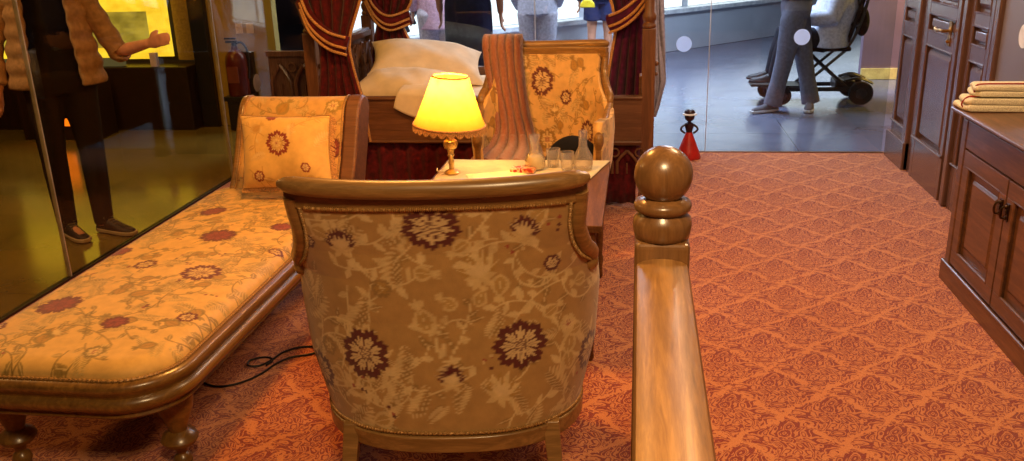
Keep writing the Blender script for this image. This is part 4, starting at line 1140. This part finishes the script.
navy = cloth('navy_jersey', (40, 42, 70)); greyp = cloth('grey_fleece', (168, 162, 170)); greyt = cloth('grey_marl', (176, 174, 186))
blue_grey = cloth('slate_trousers', (108, 110, 128)); white_s = plain('white_rubber', (206, 206, 210), .6); dark_s = plain('dark_shoe', (30, 28, 34), .6)
pinkm = cloth('pale_pink_cotton', (220, 178, 196)); beige = cloth('beige_nylon', (176, 142, 112), .6); darkp = cloth('dark_denim', (34, 26, 22)); blackt = cloth('black_shirt', (18, 13, 14))
shortm = cloth('navy_shorts', (38, 46, 84)); lightb = cloth('pale_blue_shell', (206, 208, 226), .5); yel = plain('yellow_bag', (250, 206, 40), .5)
charc = cloth('charcoal_jacket', (70, 70, 84))

# back view of the woman in a navy dress
A = person('woman seen from behind in dark navy sleeveless dress, beyond the far armchair', (-1.51, 7.95, 0), 0, stand(elL=(-.25, -.01, 1.12), elR=(.265, 0, 1.10), wrR=(.27, .03, .86)),
           [('dress', navy, 'dress', dict(hem=-.62))], (dark_s, dark_s), 1.07, 'long')
Pk = person('person in a pale pink top standing left of the woman in navy', (-2.03, 9.0, 0), .3, stand(wrR=(.22, .22, .92)), [('trousers', cloth('white_trousers', (206, 196, 206)), 'trousers', {}), ('top', pinkm, 'top', dict(f=1.15, low=-.25))], (white_s, white_s), .97)
B = person('person in a grey sweatshirt and loose grey sweatpants, seen from behind', (-1.03, 9.25, 0), .05, stand(wrL=(-.20, .12, .90), elL=(-.27, -.04, 1.12), elR=(.27, -.04, 1.12), wrR=(.21, .12, .92)),
           [('trousers', greyp, 'trousers', dict(f=1.35, cuff=.07)), ('sweatshirt', greyt, 'top', dict(f=1.28, low=-.10))], (white_s, white_s), .93)
Cp = person('person in navy shorts and dark jacket with a yellow bag at the waist', (-.44, 10.45, 0), .1, stand(), [('shorts', shortm, 'shorts', dict(to=.62)), ('jacket', charc, 'top', dict(f=1.2, low=-.05))], (white_s, plain('red_sole', (170, 50, 50))), .93)
mb = MB(); mb.rings([[(-.645+a, 9.98+c, .785+b) for a, b in ((0, 0), (.17, 0), (.16, .05), (.125, .085), (.045, .085), (.01, .05))] for c in (0, .06)])
tag(mb.build('waist_bag', yel, None, bevel=.012, origin=(-.56, 10.0, .785)), 'bright yellow waist bag carried by the person in shorts', 'bag')
# man standing in front of the scooter
D = person('person in slate-grey loose trousers standing in front of the mobility scooter', (1.37, 8.20, 0), math.radians(98),
           stand(hipL=(-.06, .03, .86), hipR=(.07, -.03, .86), knL=(-.05, .09, .47), knR=(.05, -.12, .47), anL=(-.06, .17, .085), anR=(.02, -.20, .085), toeL=(-.12, .32, .03), toeR=(-.13, -.14, .03), pelvis=(0, 0, .95), shL=(-.18, .02, 1.38), elL=(-.24, .02, 1.15), elR=(.24, .02, 1.15), wrL=(-.16, .24, 1.22), wrR=(.16, .24, 1.22)),
           [('trousers', blue_grey, 'trousers', dict(f=1.14, cuff=.075)), ('jacket', cloth('dark_navy_jacket', (36, 38, 58)), 'top', dict(f=1.2, low=.06))], (cloth('grey_canvas', (90, 88, 96)), white_s), .97)
# seated person (faces -X): local +y forward
S = dict(pelvis=(0, 0, .60), chest=(0, -.06, .88), neck=(0, -.05, 1.10), head=(0, .0, 1.24), shL=(-.18, -.05, 1.04), shR=(.18, -.05, 1.04), elL=(-.27, .03, .80), elR=(.27, .03, .80), wrL=(-.16, .26, .78), wrR=(.16, .26, .78),
         hipL=(-.09, .02, .575), hipR=(.09, .02, .575), knL=(-.11, .40, .62), knR=(.11, .40, .62), anL=(-.10, .46, .28), anR=(.10, .46, .28), toeL=(-.10, .62, .225), toeR=(.10, .62, .225))
F = person('seated person in a pale blue jacket riding the black mobility scooter', (1.74, 8.60, 0), math.radians(90), S, [('trousers', cloth('black_trousers', (30, 30, 40)), 'trousers', dict(f=1.15)), ('jacket', lightb, 'top', dict(f=1.5, low=-.08))], (dark_s, dark_s), 1.0)

# visitor behind the left glass, jacket open, arm out to the lit case
V = person('visitor in an open beige quilted jacket and laced trainers behind the left glass', (-3.18, 4.50, 0), math.radians(180+32),
           stand(shL=(-.19, 0, 1.38), elL=(-.34, .05, 1.06), wrL=(-.50, .30, 1.12), thL=(0, 0, 1), shR=(.19, 0, 1.38), elR=(.30, -.02, 1.12), wrR=(.30, .04, .90),
                 anL=(-.10, .03, .085), anR=(.10, .0, .085), toeL=(-.20, .14, .03), toeR=(.02, .18, .03), knL=(-.105, .02, .5), knR=(.10, .03, .5)),
           [('shirt', blackt, 'top', dict(f=1.05, low=.0, sleeve=0)), ('trousers', darkp, 'trousers', dict(f=1.0, cuff=.055)), ('jacket', beige, 'open_jacket', dict(low=-.05, gap=.55, cutL=.06, cutR=.9))],
           (plain('black_trainer', (22, 18, 18), .6), plain('pale_sole', (170, 150, 120), .6), plain('grey_lace', (110, 95, 70), .7)), .97, 'long')

# ------------------------------------------------------------------ mobility scooter
def scooter():
    t = thing('mobility_scooter', 'black folding mobility scooter with crossed frame and four wheels', 'mobility scooter', (1.62, 8.6, 0))
    K = M['black']
    def wheel(x, y, r):
        w = MB().lathe([(r*.62, -.022), (r*.92, -.024), (r, -.014), (r, .014), (r*.92, .024), (r*.62, .022)], (x, y, r), 28, 'y').build('wheel', M['rubber'], t)
        mb = MB().lathe([(r*.63, -.018), (r*.3, -.026), (.001, -.028), (.001, .028), (r*.3, .026), (r*.63, .018)], (x, y, r), 20, 'y')
        for k in range(5):
            a = 2*PI*k/5; mb.ball((x+r*.42*math.cos(a), y-.024, r+r*.42*math.sin(a)), .008, 6)
        mb.build('hub', M['steel'], w)
    for x, y, r in ((2.03, 8.40, .108), (2.03, 8.84, .108), (1.335, 8.42, .085), (1.245, 8.80, .085)): wheel(x, y, r)
    mb = MB()
    for y in (8.47, 8.77): mb.tube([(1.20, y, .14), (1.45, y, .135), (2.03, y, .135)], .020, 10)
    mb.tube([(2.03, 8.40, .108), (2.03, 8.84, .108)], .014).tube([(1.335, 8.42, .085), (1.245, 8.80, .085)], .014)
    mb.box((1.15, 8.48, .15), (1.55, 8.76, .165)).build('base_frame', K, t, bevel=.003)
    MB().box((1.82, 8.50, .12), (2.0, 8.74, .21)).build('battery_box', K, t, bevel=.015)
    for y in (8.47, 8.77):
        MB().tube([(1.50, y, .15), (1.88, y, .49)], .014, 8).build('cross_strut', K, t)
        MB().tube([(1.92, y, .15), (1.54, y, .49)], .014, 8).build('cross_strut', K, t)
        MB().tube(crv([(1.90, y, .21), (2.02, y-.0, .235), (2.14, y, .19)], 10), .035, 8, flat=(1, .35), up=(0, 0, 1)).build('mudguard', K, t)
        MB().tube(crv([(1.88, y, .50), (1.94, y, .60), (2.0, y, .78), (2.04, y, .98)], 16), .014, 8).build('back_tube', K, t)
        MB().tube(crv([(1.97, y, .72), (1.80, y-.0, .735), (1.62, y, .72)], 10), .018, 8).build('armrest', K, t)
    MB().box((1.50, 8.42, .485), (1.92, 8.82, .525)).build('seat', M['black_cloth'], t, bevel=.015)
    mb = MB(); mb.grid(lambda u, v: (1.90+.12*v+.02*math.sin(PI*u), 8.44+.36*u, .56+.42*v), 12, 12); mb.build('backrest', M['black_cloth'], t, solid=.035)
    mb = MB(); mb.ball((2.035, 8.62, .73), .1, 14, (.55, 1.5, 1.3)); mb.build('rear_bag', M['black_cloth'], t)
    MB().tube([(1.60, 8.78, .73), (1.58, 8.78, .80)], .012, 8).ball((1.58, 8.78, .81), .02, 8).build('control_stick', K, t)
    MB().box((1.06, 8.50, .155), (1.24, 8.74, .17)).build('footplate', K, t, bevel=.003)
scooter()

# ------------------------------------------------------------------ the setting
def slab(name, a, b, mat, **k):
    return struct(MB().box(a, b).build(name, mat, None, smooth=False, **k))
slab('floor', (-2.83, -1.6, -.10), (2.36, 6.545, 0), M['carpet'])
slab('floor', (-2.83, 6.575, -.10), (7, 17, -.004), M['hall_floor'])
slab('floor', (-9, 8.0, -.10), (-2.83, 17, -.004), M['hall_floor'])
slab('floor', (-9, -1.6, -.10), (-2.83, 8.0, -.004), M['side_floor'])
slab('trim_1', (-2.83, 6.545, -.10), (2.36, 6.575, .006), M['metal_strip'])
slab('trim_2', (-2.845, -1.6, -.004), (-2.815, 6.55, .012), M['dark_base'])
slab('wall_right', (1.80, -1.6, 0), (1.90, 4.775, 2.7), M['wall_grey'])
slab('wall_back', (-9, -1.7, 0), (2.36, -1.6, 2.7), M['dark_base'])
slab('wall_left', (-9.1, -1.6, 0), (-9, 17, 2.7), M['dark_base'])
slab('wall_rear', (-9, 16.9, 0), (7, 17, 2.7), M['wall_mauve'])
slab('wall_hall', (2.36, 9.87, 0), (7, 9.97, 2.7), M['wall_mauve'])
slab('baseboard_hall', (2.36, 9.845, 0), (7, 9.87, .115), plain('cream_skirting', (236, 208, 130), .5))
slab('wall_corner', (-3.76, 7.50, 0), (-3.16, 7.60, 2.7), M['wall_olive'])
slab('trim_3', (-3.91, 7.44, 0), (-3.76, 7.60, 2.7), M['black'], bevel=.01)

# glass walls: rear (y = 6.56) and left (x = -2.83)
def pane(name, a, b):
    return struct(MB().box(a, b).build(name, M['glass'] if abs(a[1]-b[1]) < .02 else M['glass_left'], None, smooth=False))
edges = [-2.83, -2.0, -.75, .51, 1.77]; wn = 1
rear_p = []
for a, b in zip(edges[:-1], edges[1:]):
    o = pane('window_%d' % wn, (a+.002, 6.555, .006), (b-.002, 6.565, 2.6)); rear_p.append(o); wn += 1
for a in edges[1:-1]:
    slab('trim_%d' % (3+wn), (a-.0025, 6.552, .006), (a+.0025, 6.568, 2.6), M['seam']); wn += 1
wn = 5; left_p = []
for a, b in zip([-1.5, 0, 1.9, 3.8, 5.7], [0, 1.9, 3.8, 5.7, 6.55]):
    o = pane('window_%d' % wn, (-2.835, a+.002, .012), (-2.825, b-.002, 2.6)); left_p.append(o); wn += 1
for i, a in enumerate((1.9, 3.8, 5.7)):
    slab('trim_%d' % (12+i), (-2.840, a-.004, .012), (-2.820, a+.004, 2.6), plain('brushed_aluminium', (190, 180, 160), .3, .5, .6))
MB().lathe([(.001, -.0062), (.056, -.0062), (.056, -.0052), (.001, -.0052)], (.329, 6.56, .798), 32, 'y').build('marker_dot', M['frost'], rear_p[2])
MB().lathe([(.001, -.0062), (.056, -.0062), (.056, -.0052), (.001, -.0052)], (1.149, 6.56, .837), 32, 'y').build('marker_dot', M['frost'], rear_p[3])
MB().lathe([(.001, .0052), (.066, .0052), (.066, .0062), (.001, .0062)], (-2.83, 6.28, .582), 32, 'x').build('marker_dot', plain('dull_disc', (150, 132, 110), .5), left_p[4])
MB().lathe([(.001, -.004), (.056, -.004), (.056, -.001), (.001, -.001)], (1.80, 4.50, 1.067), 32, 'x').build('marker_dot', M['white'], bpy.data.objects['wall_right'])  # disc added on the wall for a glass marker's mirror image

# arched screen put in for a reflection in the corner glass
t = thing('reflection_screen', 'added dark arched screen standing in for a glass reflection, left of the crimson curtain', 'screen', (-2.4, 6.40, 0))
MB().box((-2.78, 6.40, 0), (-2.02, 6.43, .40)).box((-2.78, 6.39, .76), (-2.02, 6.44, .80)).box((-2.78, 6.425, .40), (-2.02, 6.435, .76)).build('screen_panel', M['dark_wood'], t, bevel=.003, smooth=False)
arch_panel(MB(), (-2.78, 6.405, .42), (1, 0, 0), (0, 0, 1), 4, .19, .32, None, .04).build('arch_tracery', M['dark_wood'], t)

# lit yellow display case in the side corridor, seen through the left glass
t = thing('display_case', 'dark museum display case with bright yellow lit panel, behind the left glass', 'display case', (-4.9, 7.4, 0))
MB().box((-6.6, 7.30, 0), (-3.92, 7.95, .56)).build('case_base', M['dark_base'], t, bevel=.01, smooth=False)
MB().box((-6.6, 7.90, .56), (-3.92, 7.95, 2.2)).build('case_back', M['dark_base'], t, smooth=False)
gl = emis('yellow_panel', (255, 224, 64), 1.7, (240, 196, 44))
MB().box((-6.0, 7.55, 1.02), (-4.16, 7.57, 1.09)).box((-4.36, 7.55, .62), (-4.16, 7.57, 1.02)).box((-6.0, 7.55, .60), (-4.36, 7.57, .70)).box((-6.0, 7.55, 1.09), (-4.16, 7.57, 1.6)).build('lit_frame', gl, t, smooth=False)
MB().box((-6.0, 7.58, .70), (-4.36, 7.60, 1.02)).build('lit_panel', emis('mottled_panel', (232, 208, 84), .85, (172, 152, 56), 5), t, smooth=False)
MB().box((-4.14, 7.60, .58), (-3.94, 7.64, 1.6)).build('side_board', cloth('beige_board', (150, 126, 74)), t, smooth=False)
MB().box((-6.0, 7.34, .565), (-4.55, 7.42, .63)).build('label_rail', emis('label_rail_glow', (170, 160, 110), .3), t, smooth=False)
MB().box((-4.26, 7.32, .562), (-4.20, 7.36, .68)).build('caption_tag', plain('lilac_tag', (210, 190, 230), .5), t, smooth=False)
t = thing('floor_glow_niche', 'small orange-lit niche added behind the visitor for its glow on the floor', 'display case', (-4.95, 6.9, 0))
MB().box((-5.3, 6.9, 0), (-4.6, 7.2, .50)).build('niche_body', M['dark_base'], t, smooth=False)
MB().box((-5.12, 6.885, .12), (-4.84, 6.895, .42)).build('lit_opening', emis('orange_glow', (255, 120, 20), 2.2), t, smooth=False)  # added glow, hidden by the visitor, for the orange reflection on the floor

# fire extinguisher by the olive wall, switch plates
def lp(x, y, z): return (x, y, z)
t = thing('fire_extinguisher', 'dark red fire extinguisher standing by the olive wall behind the glass', 'fire extinguisher', (-3.48, 7.38, 0))
x, y = -3.48, 7.36
MB().lathe([(.085, .30), (.092, .315), (.092, .60), (.085, .64), (.060, .68), (.030, .70), (.028, .73)], (x, y, 0), 28).build('cylinder', plain('dark_red_enamel', (84, 12, 10), .35), t)
MB().tube([(x, y, .72), (x, y, .76)], .022, 12).box((x-.07, y-.015, .755), (x+.03, y+.015, .775)).box((x-.08, y-.012, .785), (x+.02, y+.012, .80)).build('valve_handle', M['black'], t)
MB().tube(crv([(x+.02, y, .75), (x+.08, y-.02, .76), (x+.125, y-.03, .70), (x+.13, y-.03, .58), (x+.115, y-.03, .45)], 30), .010, 8).build('hose', M['black'], t)
MB().box((x-.05, y-.096, .42), (x+.05, y-.088, .56)).build('label_plate', plain('faded_label', (110, 50, 40), .5), t, smooth=False)
MB().box((x-.11, y+.08, .26), (x+.11, y+.14, .66)).box((x-.11, y-.1, .26), (x+.11, y+.14, .30)).box((x-.09, y-.08, 0), (x+.09, y+.12, .26)).build('bracket', M['black'], t, smooth=False, bevel=.003)
for i, (xx, lab) in enumerate(((-3.475, 'left one of two square beige switch plates above the extinguisher'), (-3.375, 'right one of two square beige switch plates above the extinguisher'))):
    t = thing('switch_plate', lab, 'switch', (xx, 7.49, .865), 'switch plates on the olive wall')
    MB().box((xx-.032, 7.486, .82), (xx+.032, 7.499, .905)).build('plate', plain('beige_plastic', (214, 184, 120), .5), t, bevel=.003, smooth=False)
    MB().box((xx-.014, 7.480, .845), (xx+.014, 7.487, .882)).build('rocker', plain('beige_rocker', (196, 166, 106), .5), t, bevel=.002, smooth=False)

# long low plinth with glowing display panels across the hall (running diagonally)
t = thing('display_plinth', 'long pale display plinth with bright glowing panels across the hall', 'display', (-.5, 11.3, 0))
P0 = Vector((-4.6, 7.05, 0)); P1 = Vector((4.4, 16.4, 0)); dd = (P1-P0).normalized(); nn_ = Vector((-dd.y, dd.x, 0))
def diag(mb, s0, s1, d0, d1, z0, z1):
    q = [P0+dd*s0+nn_*d0, P0+dd*s1+nn_*d0, P0+dd*s1+nn_*d1, P0+dd*s0+nn_*d1]
    return mb.rings([[(v.x, v.y, z0) for v in q], [(v.x, v.y, z1) for v in q]])
Ld = (P1-P0).length
diag(MB(), 2.2, Ld, 0, .5, 0, .50).build('plinth_body', M['wall_white'], t, smooth=False)
diag(MB(), 2.2, Ld, -.05, .5, .50, .56).build('plinth_top', plain('white_ledge', (226, 230, 238), .3), t, bevel=.008, smooth=False)
lit = emis('cool_panel', (224, 236, 255), 2.4, (250, 252, 255), 2)
for a, b in ((2.4, 4.1), (4.25, 5.7), (5.85, 7.6), (7.75, 9.6), (9.75, Ld-.1)):
    diag(MB(), a, b, .12, .14, .57, 1.75).build('lit_panel', lit, t, smooth=False)
diag(MB(), 2.2, Ld, .14, .5, .56, 2.3).build('case_back', M['wall_white'], t, smooth=False)
mb = MB()
for k in range(6):
    s = 3.05+.085*k; z = .66+.075*k
    q = P0+dd*s+nn_*.07; mb.tube([q+Vector((0, 0, z)), q+dd*.05+Vector((0, 0, z-.12))], .020, 8)
mb.tube([P0+dd*3.0+nn_*.09+Vector((0, 0, .56)), P0+dd*3.6+nn_*.09+Vector((0, 0, 1.1))], .035, 10)
mb.build('striped_exhibit', M['steel'], t)

# ------------------------------------------------------------------ lights
def area(name, loc, size, power, col, rot=(0, 0, 0), sy=None, spread=None):
    l = bpy.data.lights.new(name, 'AREA'); l.energy = power; l.color = s2l(col); l.size = size
    if sy: l.shape = 'RECTANGLE'; l.size_y = sy
    if spread: l.spread = spread
    o = bpy.data.objects.new(name, l); COL.objects.link(o); o.location = loc; o.rotation_euler = rot; return o
area('ceiling_light_front', (.1, .2, 2.6), .4, 60, (255, 214, 156), (math.radians(25), 0, 0))
area('ceiling_light_left', (-1.0, 3.2, 2.6), .35, 54, (255, 176, 84))
area('ceiling_light_right', (.9, 3.4, 2.6), .5, 40, (255, 206, 150))
area('ceiling_light_back', (.7, 5.6, 2.6), .5, 36, (255, 214, 184))
area('hall_light', (.6, 9.2, 2.7), 1.2, 260, (206, 222, 255))
area('hall_light_left', (-1.6, 8.4, 2.7), 1.0, 110, (220, 228, 255))
area('hall_warm_light', (3.1, 9.0, 1.6), .3, 40, (255, 200, 90))
area('corridor_light', (-4.4, 5.4, 2.7), .5, 34, (255, 200, 90))
area('olive_wall_fill', (-3.45, 6.95, 2.5), .2, 12, (255, 196, 90))  # added fill that brightens the olive wall, no fixture there
area('corridor_light_near', (-4.2, 3.2, 2.7), .5, 44, (255, 204, 140))
w = bpy.data.worlds.new('World'); scene.world = w; w.use_nodes = True
bg = w.node_tree.nodes['Background']; bg.inputs[0].default_value = (.9, .8, .75, 1); bg.inputs[1].default_value = .02

# ------------------------------------------------------------------ camera
cam = bpy.data.cameras.new('Camera'); co = bpy.data.objects.new('Camera', cam); COL.objects.link(co)
cam.sensor_width = 36; cam.sensor_fit = 'HORIZONTAL'; cam.lens = 880/1024*36; cam.clip_start = .02; cam.clip_end = 100
Rw = Matrix(((0.99026829, -0.01730028, 0.13809205), (0.13627125, 0.32204728, -0.93686482), (-0.02826414, 0.9465655, 0.32127074)))
co.matrix_world = Matrix.Translation((0, 0, 1.6)) @ Rw.to_4x4()
scene.camera = co
scene.view_settings.view_transform = 'Standard'; scene.view_settings.look = 'None'
scene.view_settings.exposure = 0; scene.view_settings.gamma = 1; scene.view_settings.use_curve_mapping = False
